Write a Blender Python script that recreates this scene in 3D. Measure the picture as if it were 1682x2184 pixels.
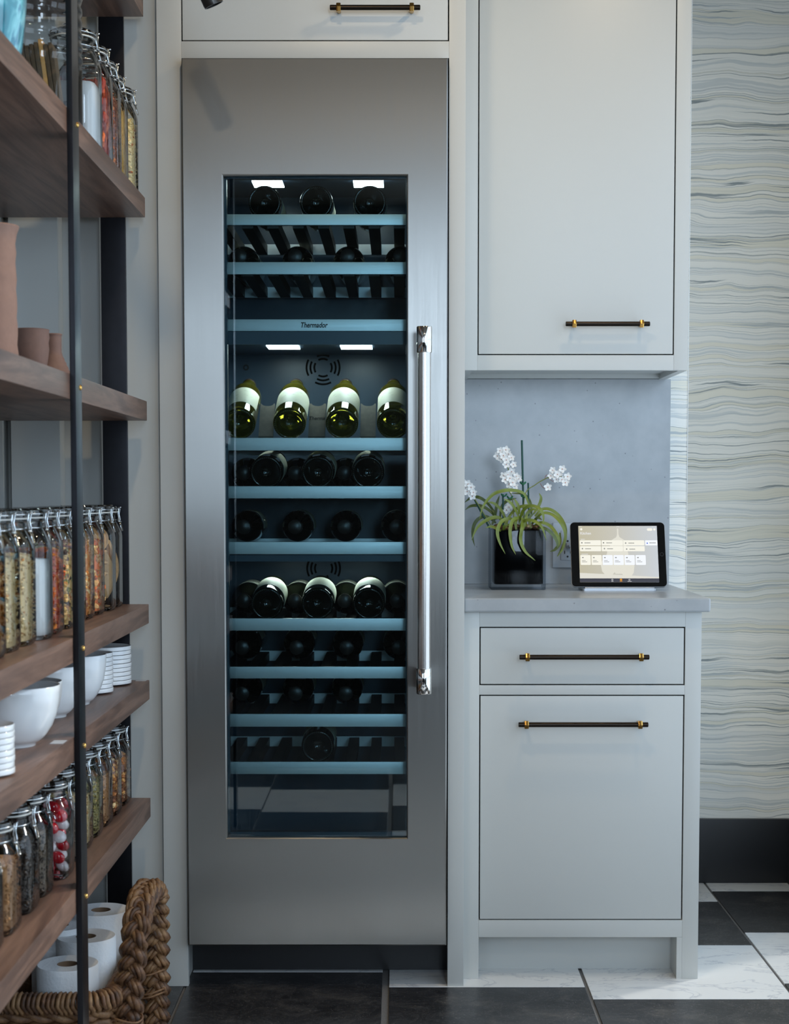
import bpy, bmesh, math, random
from mathutils import Vector, Matrix
random.seed(7)
scene = bpy.context.scene
for o in list(bpy.data.objects):
    bpy.data.objects.remove(o)
COL = scene.collection
PI = math.pi

# ------------------------------------------------------------------ camera
FPX, DIST, CXP, HYP = 3628.0, 3.9, 850.0, 1050.0
TILT = math.atan(FPX / 58000.0)
CYP = HYP + FPX * math.tan(TILT)
CAMH = 1.134
cam_data = bpy.data.cameras.new('camera')
cam_data.sensor_fit = 'HORIZONTAL'
cam_data.sensor_width = 36.0
cam_data.lens = FPX / 1682.0 * 36.0
cam_data.shift_x = (841.0 - CXP) / 1682.0
cam_data.shift_y = (CYP - 1092.0) / 1682.0
cam_data.clip_start = 0.05
cam_data.dof.use_dof = True
cam_data.dof.focus_distance = 3.95
cam_data.dof.aperture_fstop = 9.0
cam = bpy.data.objects.new('camera', cam_data)
cam.location = (0, -DIST, CAMH)
cam.rotation_euler = (PI / 2 - TILT, 0, 0)
COL.objects.link(cam)
scene.camera = cam


def at(u, v, y):
    """a point of the photograph seen at depth y, as a world position"""
    r, d = (u - CXP) / FPX, (v - CYP) / FPX
    dy = math.cos(TILT) - d * math.sin(TILT)
    dz = -math.sin(TILT) - d * math.cos(TILT)
    k = (y + DIST) / dy
    return Vector((r * k, y, CAMH + dz * k))


# ------------------------------------------------------------------ world, lights, exposure
world = bpy.data.worlds.new('daylight')
scene.world = world
world.use_nodes = True
bg = world.node_tree.nodes['Background']
bg.inputs[0].default_value = (0.66, 0.82, 1.0, 1)
bg.inputs[1].default_value = 0.6


def area_light(name, loc, rot, sx, sy, power, color):
    ld = bpy.data.lights.new(name, 'AREA')
    ld.shape = 'RECTANGLE'
    ld.size, ld.size_y = sx, sy
    ld.energy = power
    ld.color = color
    o = bpy.data.objects.new(name, ld)
    o.location = loc
    o.rotation_euler = rot
    COL.objects.link(o)
    return o


COOL = (0.64, 0.81, 1.0)
WARM = (1.0, 0.78, 0.50)
# daylight through the glazed door in the right wall and through the windows behind the camera
area_light('garden_door_daylight', (1.16, -0.70, 1.28), (0, PI / 2, 0), 2.1, 2.3, 36, COOL)
area_light('side_window_daylight', (1.16, -2.90, 1.65), (0, PI / 2, 0), 1.4, 1.8, 34, COOL)
area_light('rear_window_daylight', (0.72, -5.97, 1.85), (PI / 2, 0, 0), 0.62, 1.5, 82, COOL)
area_light('rear_left_window_daylight', (-1.90, -5.97, 1.85), (PI / 2, 0, 0), 1.58, 1.5, 34, COOL)
# hazy sun coming in through the glazed door from the garden side
sun_data = bpy.data.lights.new('sun', 'SUN')
sun_data.energy = 5.4
sun_data.angle = math.radians(6)
sun_data.color = (1.0, 0.94, 0.86)
sun = bpy.data.objects.new('sun', sun_data)
sun.location = (6, 4, 5)
sun.rotation_euler = Vector((-0.82, -0.57, -0.62)).to_track_quat('-Z', 'Y').to_euler()
COL.objects.link(sun)

vs = scene.view_settings
vs.view_transform = 'Standard'
vs.look = 'None'
vs.exposure = -0.50
vs.gamma = 1.0
vs.use_curve_mapping = False
scene.cycles.use_denoising = True
scene.cycles.use_adaptive_sampling = True
scene.cycles.adaptive_threshold = 0.04
scene.cycles.adaptive_min_samples = 20
scene.cycles.max_bounces = 7
scene.cycles.diffuse_bounces = 3
scene.cycles.glossy_bounces = 4
scene.cycles.transmission_bounces = 6
scene.cycles.transparent_max_bounces = 32
scene.cycles.caustics_reflective = False
scene.cycles.caustics_refractive = False
scene.cycles.sample_clamp_indirect = 4.0


# ------------------------------------------------------------------ materials
def lin(r, g, b):
    f = lambda c: (c / 255 / 12.92) if c / 255 <= 0.04045 else ((c / 255 + 0.055) / 1.055) ** 2.4
    return (f(r), f(g), f(b), 1.0)


MATS = {}


def new_mat(name):
    m = bpy.data.materials.new(name)
    m.use_nodes = True
    MATS[name] = m
    nt = m.node_tree
    return m, nt, nt.nodes['Principled BSDF']


def node(nt, typ, **kw):
    n = nt.nodes.new(typ)
    for k, v in kw.items():
        setattr(n, k, v)
    return n


def plain(name, col, rough=0.5, metal=0.0, spec=0.5, coat=0.0, bump=0.0, bscale=200.0, emis=None, estr=0.0,
          trans=0.0, var=0.0):
    m, nt, b = new_mat(name)
    b.inputs['Base Color'].default_value = col
    b.inputs['Roughness'].default_value = rough
    b.inputs['Metallic'].default_value = metal
    b.inputs['Specular IOR Level'].default_value = spec
    b.inputs['Coat Weight'].default_value = coat
    b.inputs['Transmission Weight'].default_value = trans
    tc = node(nt, 'ShaderNodeTexCoord')
    no = node(nt, 'ShaderNodeTexNoise')
    no.inputs['Scale'].default_value = bscale
    no.inputs['Detail'].default_value = 4
    nt.links.new(tc.outputs['Object'], no.inputs['Vector'])
    if bump:
        bp = node(nt, 'ShaderNodeBump')
        bp.inputs['Strength'].default_value = bump
        bp.inputs['Distance'].default_value = 0.002
        nt.links.new(no.outputs['Fac'], bp.inputs['Height'])
        nt.links.new(bp.outputs['Normal'], b.inputs['Normal'])
    if var:
        mx = node(nt, 'ShaderNodeMix', data_type='RGBA')
        mx.inputs[6].default_value = tuple(c * (1 - var) for c in col[:3]) + (1,)
        mx.inputs[7].default_value = tuple(min(1, c * (1 + var)) for c in col[:3]) + (1,)
        nt.links.new(no.outputs['Fac'], mx.inputs[0])
        nt.links.new(mx.outputs[2], b.inputs['Base Color'])
    if emis:
        b.inputs['Emission Color'].default_value = emis
        b.inputs['Emission Strength'].default_value = estr
    return m


def ramp(nt, stops, interp='LINEAR'):
    r = node(nt, 'ShaderNodeValToRGB')
    r.color_ramp.interpolation = interp
    e = r.color_ramp.elements
    while len(e) > 1:
        e.remove(e[-1])
    e[0].position, e[0].color = stops[0]
    for p, c in stops[1:]:
        q = e.new(p)
        q.color = c
    return r


def mapped_noise(nt, scale_vec, scale=1.0, detail=4.0, rough=0.55, dist=0.0):
    tc = node(nt, 'ShaderNodeTexCoord')
    mp = node(nt, 'ShaderNodeMapping')
    mp.inputs['Scale'].default_value = scale_vec
    no = node(nt, 'ShaderNodeTexNoise')
    no.inputs['Scale'].default_value = scale
    no.inputs['Detail'].default_value = detail
    no.inputs['Roughness'].default_value = rough
    no.inputs['Distortion'].default_value = dist
    nt.links.new(tc.outputs['Object'], mp.inputs['Vector'])
    nt.links.new(mp.outputs['Vector'], no.inputs['Vector'])
    return no


def mat_walnut():
    m, nt, b = new_mat('walnut')
    n1 = mapped_noise(nt, (22, 1.6, 22), 1.0, 6, 0.6, 1.2)
    r = ramp(nt, [(0.25, lin(72, 52, 43)), (0.45, lin(102, 76, 63)), (0.58, lin(130, 100, 84)), (0.75, lin(86, 63, 52))])
    nt.links.new(n1.outputs['Fac'], r.inputs['Fac'])
    n2 = mapped_noise(nt, (160, 6, 160), 1.0, 3, 0.6)
    mx = node(nt, 'ShaderNodeMix', data_type='RGBA', blend_type='MULTIPLY')
    mx.inputs[0].default_value = 0.5
    r2 = ramp(nt, [(0.3, (0.55, 0.55, 0.55, 1)), (0.6, (1, 1, 1, 1))])
    nt.links.new(n2.outputs['Fac'], r2.inputs['Fac'])
    nt.links.new(r.outputs['Color'], mx.inputs[6])
    nt.links.new(r2.outputs['Color'], mx.inputs[7])
    nt.links.new(mx.outputs[2], b.inputs['Base Color'])
    b.inputs['Roughness'].default_value = 0.42
    bp = node(nt, 'ShaderNodeBump')
    bp.inputs['Strength'].default_value = 0.12
    bp.inputs['Distance'].default_value = 0.001
    nt.links.new(n2.outputs['Fac'], bp.inputs['Height'])
    nt.links.new(bp.outputs['Normal'], b.inputs['Normal'])
    return m


def mat_steel(name, col, rough, aniso_vec, bump=0.06, aniso=0.0, arot=0.0):
    m, nt, b = new_mat(name)
    b.inputs['Metallic'].default_value = 1.0
    b.inputs['Base Color'].default_value = col
    if aniso:
        b.inputs['Anisotropic'].default_value = aniso
        tg = node(nt, 'ShaderNodeTangent', direction_type='RADIAL', axis='Z')
        nt.links.new(tg.outputs[0], b.inputs['Tangent'])
        b.inputs['Anisotropic Rotation'].default_value = arot
    n = mapped_noise(nt, aniso_vec, 1.0, 3, 0.6)
    mr = node(nt, 'ShaderNodeMapRange')
    mr.inputs['To Min'].default_value = rough - 0.05
    mr.inputs['To Max'].default_value = rough + 0.07
    nt.links.new(n.outputs['Fac'], mr.inputs['Value'])
    nt.links.new(mr.outputs['Result'], b.inputs['Roughness'])
    bp = node(nt, 'ShaderNodeBump')
    bp.inputs['Strength'].default_value = bump
    bp.inputs['Distance'].default_value = 0.0006
    nt.links.new(n.outputs['Fac'], bp.inputs['Height'])
    nt.links.new(bp.outputs['Normal'], b.inputs['Normal'])
    return m


def mat_thin_glass(name, tint, refl_ior=1.5, gloss_rough=0.02, edge=(0.6, 0.66, 0.66), gain=1.0):
    m = bpy.data.materials.new(name)
    m.use_nodes = True
    MATS[name] = m
    nt = m.node_tree
    nt.nodes.remove(nt.nodes['Principled BSDF'])
    out = nt.nodes['Material Output']
    lw = node(nt, 'ShaderNodeLayerWeight')
    lw.inputs['Blend'].default_value = 0.5
    rc = ramp(nt, [(0.0, tuple(tint) + (1,)), (0.55, tuple(tint) + (1,)), (0.97, tuple(edge) + (1,))])
    nt.links.new(lw.outputs['Facing'], rc.inputs['Fac'])
    tr = node(nt, 'ShaderNodeBsdfTransparent')
    nt.links.new(rc.outputs['Color'], tr.inputs['Color'])
    gl = node(nt, 'ShaderNodeBsdfGlossy')
    gl.inputs['Roughness'].default_value = gloss_rough
    fr = node(nt, 'ShaderNodeFresnel')
    fr.inputs['IOR'].default_value = refl_ior
    ml = node(nt, 'ShaderNodeMath', operation='MULTIPLY', use_clamp=True)
    ml.inputs[1].default_value = gain
    nt.links.new(fr.outputs['Fac'], ml.inputs[0])
    mx = node(nt, 'ShaderNodeMixShader')
    nt.links.new(ml.outputs[0], mx.inputs[0])
    nt.links.new(tr.outputs[0], mx.inputs[1])
    nt.links.new(gl.outputs[0], mx.inputs[2])
    nt.links.new(mx.outputs[0], out.inputs['Surface'])
    return m


def mat_wallpaper():
    m, nt, b = new_mat('wallpaper')
    L = nt.links.new
    tc = node(nt, 'ShaderNodeTexCoord')
    sp = node(nt, 'ShaderNodeSeparateXYZ')
    L(tc.outputs['Object'], sp.inputs[0])
    u = node(nt, 'ShaderNodeMath', operation='ADD')
    L(sp.outputs['X'], u.inputs[0])
    L(sp.outputs['Y'], u.inputs[1])

    def warp(us, zs, amp, detail, off):
        c = node(nt, 'ShaderNodeCombineXYZ')
        a = node(nt, 'ShaderNodeMath', operation='MULTIPLY_ADD')
        a.inputs[1].default_value = us
        a.inputs[2].default_value = off
        L(u.outputs[0], a.inputs[0])
        z = node(nt, 'ShaderNodeMath', operation='MULTIPLY')
        z.inputs[1].default_value = zs
        L(sp.outputs['Z'], z.inputs[0])
        L(a.outputs[0], c.inputs[0])
        L(z.outputs[0], c.inputs[2])
        n = node(nt, 'ShaderNodeTexNoise')
        n.inputs['Scale'].default_value = 1.0
        n.inputs['Detail'].default_value = detail
        L(c.outputs[0], n.inputs['Vector'])
        s = node(nt, 'ShaderNodeMath', operation='MULTIPLY_ADD')
        s.inputs[1].default_value = amp
        s.inputs[2].default_value = -amp / 2
        L(n.outputs['Fac'], s.inputs[0])
        return s
    w1 = warp(3.4, 4.5, 0.075, 2.0, 3.3)
    w2 = warp(13.0, 16.0, 0.014, 3.0, 9.1)
    zz = node(nt, 'ShaderNodeMath', operation='ADD')
    L(sp.outputs['Z'], zz.inputs[0])
    L(w1.outputs[0], zz.inputs[1])
    z2 = node(nt, 'ShaderNodeMath', operation='ADD')
    L(zz.outputs[0], z2.inputs[0])
    L(w2.outputs[0], z2.inputs[1])

    def bands(freq, detail, rough, stops, off):
        mul = node(nt, 'ShaderNodeMath', operation='MULTIPLY_ADD')
        mul.inputs[1].default_value = freq
        mul.inputs[2].default_value = off
        L(z2.outputs[0], mul.inputs[0])
        n = node(nt, 'ShaderNodeTexNoise', noise_dimensions='2D')
        c = node(nt, 'ShaderNodeCombineXYZ')
        uu = node(nt, 'ShaderNodeMath', operation='MULTIPLY')
        uu.inputs[1].default_value = 0.12
        L(u.outputs[0], uu.inputs[0])
        L(mul.outputs[0], c.inputs[0])
        L(uu.outputs[0], c.inputs[1])
        n.inputs['Scale'].default_value = 1.0
        n.inputs['Detail'].default_value = detail
        n.inputs['Roughness'].default_value = rough
        L(c.outputs[0], n.inputs['Vector'])
        r = ramp(nt, stops)
        L(n.outputs['Fac'], r.inputs['Fac'])
        return r
    W, W2 = lin(242, 240, 232), lin(234, 234, 229)
    G1, G2, G3, BE = lin(214, 217, 214), lin(188, 194, 194), lin(146, 154, 155), lin(236, 232, 217)
    def lines(spec):
        st = [(0.0, spec[0][3])]
        for p, w, c, bgc in spec:
            st += [(p - w / 2 - .003, st[-1][1]), (p - w / 2, c), (p + w / 2, c), (p + w / 2 + .003, bgc)]
        return st
    r1 = bands(14, 3, 0.55, lines(((.300, .012, G1, W), (.378, .018, G1, W), (.440, .006, G3, BE), (.490, .008, G2, W), (.525, .005, G3, W), (.590, .016, G1, W2), (.655, .008, G2, W))), 1.7)
    ONE = (1, 1, 1, 1)
    D1, D2 = (.945, .953, .955, 1), (.85, .87, .875, 1)
    r3 = bands(22, 2, 0.5, lines(((.330, .010, D1, ONE), (.405, .006, D2, ONE), (.455, .010, D1, ONE), (.505, .005, D2, ONE), (.560, .006, D2, ONE), (.610, .012, D1, ONE), (.680, .008, D1, ONE))), 4.4)
    r2 = bands(85, 2, 0.5, [(0.0, (0.82, 0.83, 0.83, 1)), (0.34, (0.86, 0.87, 0.87, 1)), (0.38, (1, 1, 1, 1)), (0.60, (1, 1, 1, 1)), (0.63, (0.84, 0.85, 0.85, 1)), (0.66, (1, 1, 1, 1))], 6.2)
    mx = node(nt, 'ShaderNodeMix', data_type='RGBA', blend_type='MULTIPLY')
    mx.inputs[0].default_value = 0.55
    m0 = node(nt, 'ShaderNodeMix', data_type='RGBA', blend_type='MULTIPLY')
    m0.inputs[0].default_value = 1.0
    L(r1.outputs['Color'], m0.inputs[6])
    L(r3.outputs['Color'], m0.inputs[7])
    L(m0.outputs[2], mx.inputs[6])
    L(r2.outputs['Color'], mx.inputs[7])
    L(mx.outputs[2], b.inputs['Base Color'])
    b.inputs['Roughness'].default_value = 0.55
    return m


def mat_marble_white():
    m, nt, b = new_mat('white_marble')
    n = mapped_noise(nt, (1.6, 3.4, 1.6), 2.0, 7, 0.62, 0.7)
    r = ramp(nt, [(0.0, lin(226, 226, 225)), (0.478, lin(230, 230, 228)), (0.497, lin(196, 198, 202)), (0.506, lin(230, 230, 228)), (0.62, lin(224, 225, 225)), (1, lin(212, 214, 216))])
    nt.links.new(n.outputs['Fac'], r.inputs['Fac'])
    nt.links.new(r.outputs['Color'], b.inputs['Base Color'])
    b.inputs['Roughness'].default_value = 0.32
    return m


def mat_black_stone():
    m, nt, b = new_mat('black_stone')
    n = mapped_noise(nt, (1, 1, 1), 9.0, 8, 0.7, 0.6)
    r = ramp(nt, [(0.3, lin(22, 22, 24)), (0.52, lin(40, 40, 42)), (0.62, lin(62, 60, 58)), (0.75, lin(92, 88, 82))])
    nt.links.new(n.outputs['Fac'], r.inputs['Fac'])
    v = mapped_noise(nt, (1, 1, 1), 170.0, 3, 0.8)
    r2 = ramp(nt, [(0.62, (0, 0, 0, 1)), (0.72, (0.30, 0.28, 0.26, 1))])
    nt.links.new(v.outputs['Fac'], r2.inputs['Fac'])
    mx = node(nt, 'ShaderNodeMix', data_type='RGBA', blend_type='ADD')
    mx.inputs[0].default_value = 1.0
    nt.links.new(r.outputs['Color'], mx.inputs[6])
    nt.links.new(r2.outputs['Color'], mx.inputs[7])
    nt.links.new(mx.outputs[2], b.inputs['Base Color'])
    sc = mapped_noise(nt, (7, 7, 7), 1.0, 7, 0.75, 2.5)
    r3 = ramp(nt, [(0.490, (0, 0, 0, 1)), (0.4985, (0.10, 0.095, 0.09, 1)), (0.507, (0, 0, 0, 1))])
    nt.links.new(sc.outputs['Fac'], r3.inputs['Fac'])
    m2 = node(nt, 'ShaderNodeMix', data_type='RGBA', blend_type='ADD')
    m2.inputs[0].default_value = 1.0
    nt.links.new(mx.outputs[2], m2.inputs[6])
    nt.links.new(r3.outputs['Color'], m2.inputs[7])
    nt.links.new(m2.outputs[2], b.inputs['Base Color'])
    b.inputs['Roughness'].default_value = 0.34
    bp = node(nt, 'ShaderNodeBump')
    bp.inputs['Strength'].default_value = 0.15
    bp.inputs['Distance'].default_value = 0.003
    nt.links.new(n.outputs['Fac'], bp.inputs['Height'])
    nt.links.new(bp.outputs['Normal'], b.inputs['Normal'])
    return m


def mat_quartz():
    m, nt, b = new_mat('grey_quartz')
    n = mapped_noise(nt, (1, 1, 1), 14.0, 6, 0.6)
    r = ramp(nt, [(0.3, lin(156, 160, 163)), (0.7, lin(172, 175, 177))])
    nt.links.new(n.outputs['Fac'], r.inputs['Fac'])
    tc = node(nt, 'ShaderNodeTexCoord')
    vo = node(nt, 'ShaderNodeTexVoronoi')
    vo.inputs['Scale'].default_value = 34.0
    nt.links.new(tc.outputs['Object'], vo.inputs['Vector'])
    r2 = ramp(nt, [(0.0, (0.25, 0.25, 0.26, 1)), (0.05, (0.45, 0.45, 0.45, 1)), (0.075, (1, 1, 1, 1))])
    nt.links.new(vo.outputs['Distance'], r2.inputs['Fac'])
    mx = node(nt, 'ShaderNodeMix', data_type='RGBA', blend_type='MULTIPLY')
    mx.inputs[0].default_value = 0.8
    nt.links.new(r.outputs['Color'], mx.inputs[6])
    nt.links.new(r2.outputs['Color'], mx.inputs[7])
    nt.links.new(mx.outputs[2], b.inputs['Base Color'])
    b.inputs['Roughness'].default_value = 0.28
    return m


def mat_island(name, stops, rough=0.6, bump=0.3, bscale=250):
    """colour varies piece by piece"""
    m, nt, b = new_mat(name)
    g = node(nt, 'ShaderNodeNewGeometry')
    r = ramp(nt, stops, 'CONSTANT')
    nt.links.new(g.outputs['Random Per Island'], r.inputs['Fac'])
    n = mapped_noise(nt, (1, 1, 1), bscale, 4, 0.6)
    mx = node(nt, 'ShaderNodeMix', data_type='RGBA', blend_type='MULTIPLY')
    mx.inputs[0].default_value = 0.55
    r2 = ramp(nt, [(0.3, (0.66, 0.58, 0.48, 1)), (0.6, (1, 1, 1, 1))])
    nt.links.new(n.outputs['Fac'], r2.inputs['Fac'])
    nt.links.new(r.outputs['Color'], mx.inputs[6])
    nt.links.new(r2.outputs['Color'], mx.inputs[7])
    nt.links.new(mx.outputs[2], b.inputs['Base Color'])
    b.inputs['Roughness'].default_value = rough
    bp = node(nt, 'ShaderNodeBump')
    bp.inputs['Strength'].default_value = bump
    bp.inputs['Distance'].default_value = 0.002
    nt.links.new(n.outputs['Fac'], bp.inputs['Height'])
    nt.links.new(bp.outputs['Normal'], b.inputs['Normal'])
    return m


def mat_swirl():
    m, nt, b = new_mat('turquoise_swirl_glass')
    n = mapped_noise(nt, (16, 16, 9), 1.0, 3, 0.5, 1.5)
    r = ramp(nt, [(0.3, lin(28, 96, 116)), (0.45, lin(52, 140, 160)), (0.55, lin(120, 196, 210)), (0.62, lin(40, 120, 150)), (0.75, lin(70, 160, 140))])
    nt.links.new(n.outputs['Fac'], r.inputs['Fac'])
    nt.links.new(r.outputs['Color'], b.inputs['Base Color'])
    b.inputs['Roughness'].default_value = 0.08
    b.inputs['Coat Weight'].default_value = 0.6
    return m


def mat_label():
    m, nt, b = new_mat('cream_wine_label')
    n = mapped_noise(nt, (60, 60, 90), 1.0, 5, 0.65, 1.0)
    r = ramp(nt, [(0.0, lin(236, 236, 214)), (0.60, lin(236, 236, 214)), (0.64, lin(166, 176, 156)), (0.68, lin(236, 236, 214))])
    nt.links.new(n.outputs['Fac'], r.inputs['Fac'])
    nt.links.new(r.outputs['Color'], b.inputs['Base Color'])
    b.inputs['Roughness'].default_value = 0.6
    return m


def mat_sticker():
    m, nt, b = new_mat('jar_sticker')
    tc = node(nt, 'ShaderNodeTexCoord')
    sp = node(nt, 'ShaderNodeSeparateXYZ')
    nt.links.new(tc.outputs['Generated'], sp.inputs[0])
    w = node(nt, 'ShaderNodeTexWave', wave_type='BANDS', bands_direction='Z')
    w.inputs['Scale'].default_value = 4.0
    nt.links.new(tc.outputs['Generated'], w.inputs['Vector'])
    r = ramp(nt, [(0.0, lin(110, 112, 116)), (0.45, lin(110, 112, 116)), (0.5, lin(205, 208, 212))])
    nt.links.new(w.outputs['Fac'], r.inputs['Fac'])
    g = node(nt, 'ShaderNodeMath', operation='GREATER_THAN')
    g.inputs[1].default_value = 0.8
    nt.links.new(sp.outputs['Z'], g.inputs[0])
    mx = node(nt, 'ShaderNodeMix', data_type='RGBA')
    nt.links.new(g.outputs[0], mx.inputs[0])
    nt.links.new(r.outputs['Color'], mx.inputs[6])
    mx.inputs[7].default_value = lin(48, 50, 56)
    nt.links.new(mx.outputs[2], b.inputs['Base Color'])
    b.inputs['Roughness'].default_value = 0.4
    return m


def mat_fibre(name, c0, c1, c2):
    m, nt, b = new_mat(name)
    g = node(nt, 'ShaderNodeNewGeometry')
    n = mapped_noise(nt, (50, 50, 50), 1.0, 4, 0.7)
    ad = node(nt, 'ShaderNodeMath', operation='MULTIPLY_ADD')
    ad.inputs[1].default_value = 0.35
    nt.links.new(g.outputs['Random Per Island'], ad.inputs[0])
    nt.links.new(n.outputs['Fac'], ad.inputs[2])
    r = ramp(nt, [(0.35, c0), (0.6, c1), (0.95, c2)])
    nt.links.new(ad.outputs[0], r.inputs['Fac'])
    nt.links.new(r.outputs['Color'], b.inputs['Base Color'])
    b.inputs['Roughness'].default_value = 0.55
    bp = node(nt, 'ShaderNodeBump')
    n2 = mapped_noise(nt, (400, 400, 60), 1.0, 2, 0.6)
    bp.inputs['Strength'].default_value = 0.5
    bp.inputs['Distance'].default_value = 0.002
    nt.links.new(n2.outputs['Fac'], bp.inputs['Height'])
    nt.links.new(bp.outputs['Normal'], b.inputs['Normal'])
    return m


PAINT = plain('grey_cabinet_paint', lin(198, 199, 195), 0.38, bump=0.02, bscale=60)
WALLP = plain('grey_wall_paint', lin(190, 191, 187), 0.5, bump=0.02, bscale=60)
CEILM = plain('ceiling_paint', lin(88, 78, 64), 0.7, bump=0.03)
DARKW = plain('added_dark_facing', lin(52, 50, 50), 0.45, bump=0.05, bscale=30)  # added dark tone on unseen walls, deepens reflections in the steel door
BLACKP = plain('black_paint', lin(22, 22, 24), 0.4, bump=0.05, bscale=30)
WALNUT = mat_walnut()
BLKSTEEL = plain('blackened_steel', lin(38, 38, 42), 0.32, metal=0.75, bump=0.06, bscale=50, var=0.15)
BRASS = plain('brass', lin(214, 170, 96), 0.22, metal=1.0, bump=0.01)
BRONZE = plain('dark_bronze', lin(40, 33, 27), 0.28, metal=0.85, bump=0.01)
CHROME = plain('chrome', lin(224, 222, 220), 0.07, metal=1.0)
STEEL = mat_steel('brushed_stainless', lin(150, 148, 144), 0.33, (420, 420, 5), 0.05, 0.9, 0.0)
STEELB = mat_steel('brushed_handle_steel', lin(206, 200, 194), 0.24, (300, 300, 5))
ALU = mat_steel('brushed_aluminium', lin(206, 210, 212), 0.42, (5, 300, 300), 0.04)
LINER = plain('fridge_liner', lin(68, 86, 104), 0.30, bump=0.02)
DARKSLAT = plain('dark_rack_wood', lin(34, 32, 30), 0.5, bump=0.1, var=0.2)
VENTB = plain('vent_black', lin(3, 3, 4), 0.8, spec=0.1)
RUBBER = plain('black_rubber', lin(16, 16, 18), 0.5)
LEDM = plain('led_panel', (1, 1, 1, 1), 0.4, emis=(0.95, 0.98, 1.0, 1), estr=10.0)
GLASSDOOR = mat_thin_glass('fridge_glass', (0.76, 0.875, 0.895), 1.50, 0.0, (0.25, 0.45, 0.55), 2.1)
JARGLASS = mat_thin_glass('jar_glass', (0.965, 0.975, 0.97), 1.45, 0.03, (0.42, 0.46, 0.46), 1.1)
LIDGLASS = mat_thin_glass('lid_glass', (0.86, 0.88, 0.87), 1.5, 0.04, (0.35, 0.38, 0.38), 1.5)
POTGLASS = mat_thin_glass('planter_glass', (0.90, 0.92, 0.94), 1.45, 0.01, (0.4, 0.45, 0.5), 0.35)
WINGLASS = mat_thin_glass('window_glass', (0.97, 0.98, 0.98), 1.45, 0.0, (0.8, 0.85, 0.85), 0.6)
WIRE = plain('steel_wire', lin(206, 210, 212), 0.18, metal=1.0)
GASKET = plain('jar_gasket', lin(214, 214, 208), 0.5)
STICKER = mat_sticker()
WHITELAB = plain('white_paper_label', lin(228, 229, 234), 0.6, bump=0.02)
BOTTLE = plain('dark_green_bottle_glass', lin(14, 16, 8), 0.06, spec=0.5)
BOTTLEL = plain('olive_bottle_glass', lin(150, 142, 40), 0.04, trans=0.85)
STIP = plain('glass_stipple', lin(150, 158, 150), 0.15, spec=0.9)
WLABEL = mat_label()
BOARD = plain('weathered_oak_board', lin(122, 114, 106), 0.6, bump=0.2, bscale=90, var=0.3)
INK = plain('black_ink', lin(24, 26, 28), 0.5)
MARBLE = mat_marble_white()
STONE = mat_black_stone()
GROUT = plain('grout', lin(112, 110, 108), 0.8, bump=0.3, bscale=300, var=0.3)
PAPER = mat_wallpaper()
QUARTZ = mat_quartz()
CERAM = plain('white_glazed_ceramic', lin(232, 234, 235), 0.14, coat=0.4)
TOWEL = plain('paper_towel', lin(228, 230, 232), 0.9, bump=0.5, bscale=160)
CARD = plain('cardboard_core', lin(120, 96, 74), 0.8)
SEAGR = mat_fibre('water_hyacinth', lin(44, 27, 17), lin(98, 66, 42), lin(150, 114, 76))
TERRA = plain('terracotta', lin(150, 116, 100), 0.8, bump=0.35, bscale=70, var=0.16)
TERRAD = plain('brown_stoneware', lin(122, 92, 80), 0.65, bump=0.3, bscale=60, var=0.18)
SWIRL = mat_swirl()
PLASTIC = plain('grey_outlet_plastic', lin(176, 184, 192), 0.35)
SLOT = plain('outlet_slot', lin(20, 20, 22), 0.6)
TABB = plain('tablet_black', lin(10, 10, 11), 0.12, coat=0.5)
TABAL = plain('tablet_aluminium', lin(168, 170, 174), 0.38, metal=1.0)
LEAFM = plain('orchid_leaf', lin(108, 122, 34), 0.38, bump=0.08, bscale=90, var=0.25)
LEAFD = plain('orchid_leaf_dark', lin(78, 94, 40), 0.42, bump=0.08, bscale=90, var=0.25)
PETAL = plain('white_petal', lin(240, 240, 238), 0.6, bump=0.05)
FLCEN = plain('flower_centre', lin(190, 130, 110), 0.6)
STAKE = plain('green_stake', lin(18, 72, 62), 0.5, bump=0.1)
CLIPM = plain('green_clip', lin(20, 98, 66), 0.4)
STEMM = plain('flower_stem', lin(122, 132, 62), 0.5)
BARK = mat_island('orchid_bark', [(0, lin(82, 56, 38)), (0.4, lin(110, 80, 54)), (0.75, lin(150, 134, 96))], 0.8)
POTBLK = plain('black_pot_lining', lin(4, 4, 5), 0.12, spec=0.1)
LAMPM = plain('gunmetal_lamp', lin(66, 64, 62), 0.3, metal=0.8)

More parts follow.
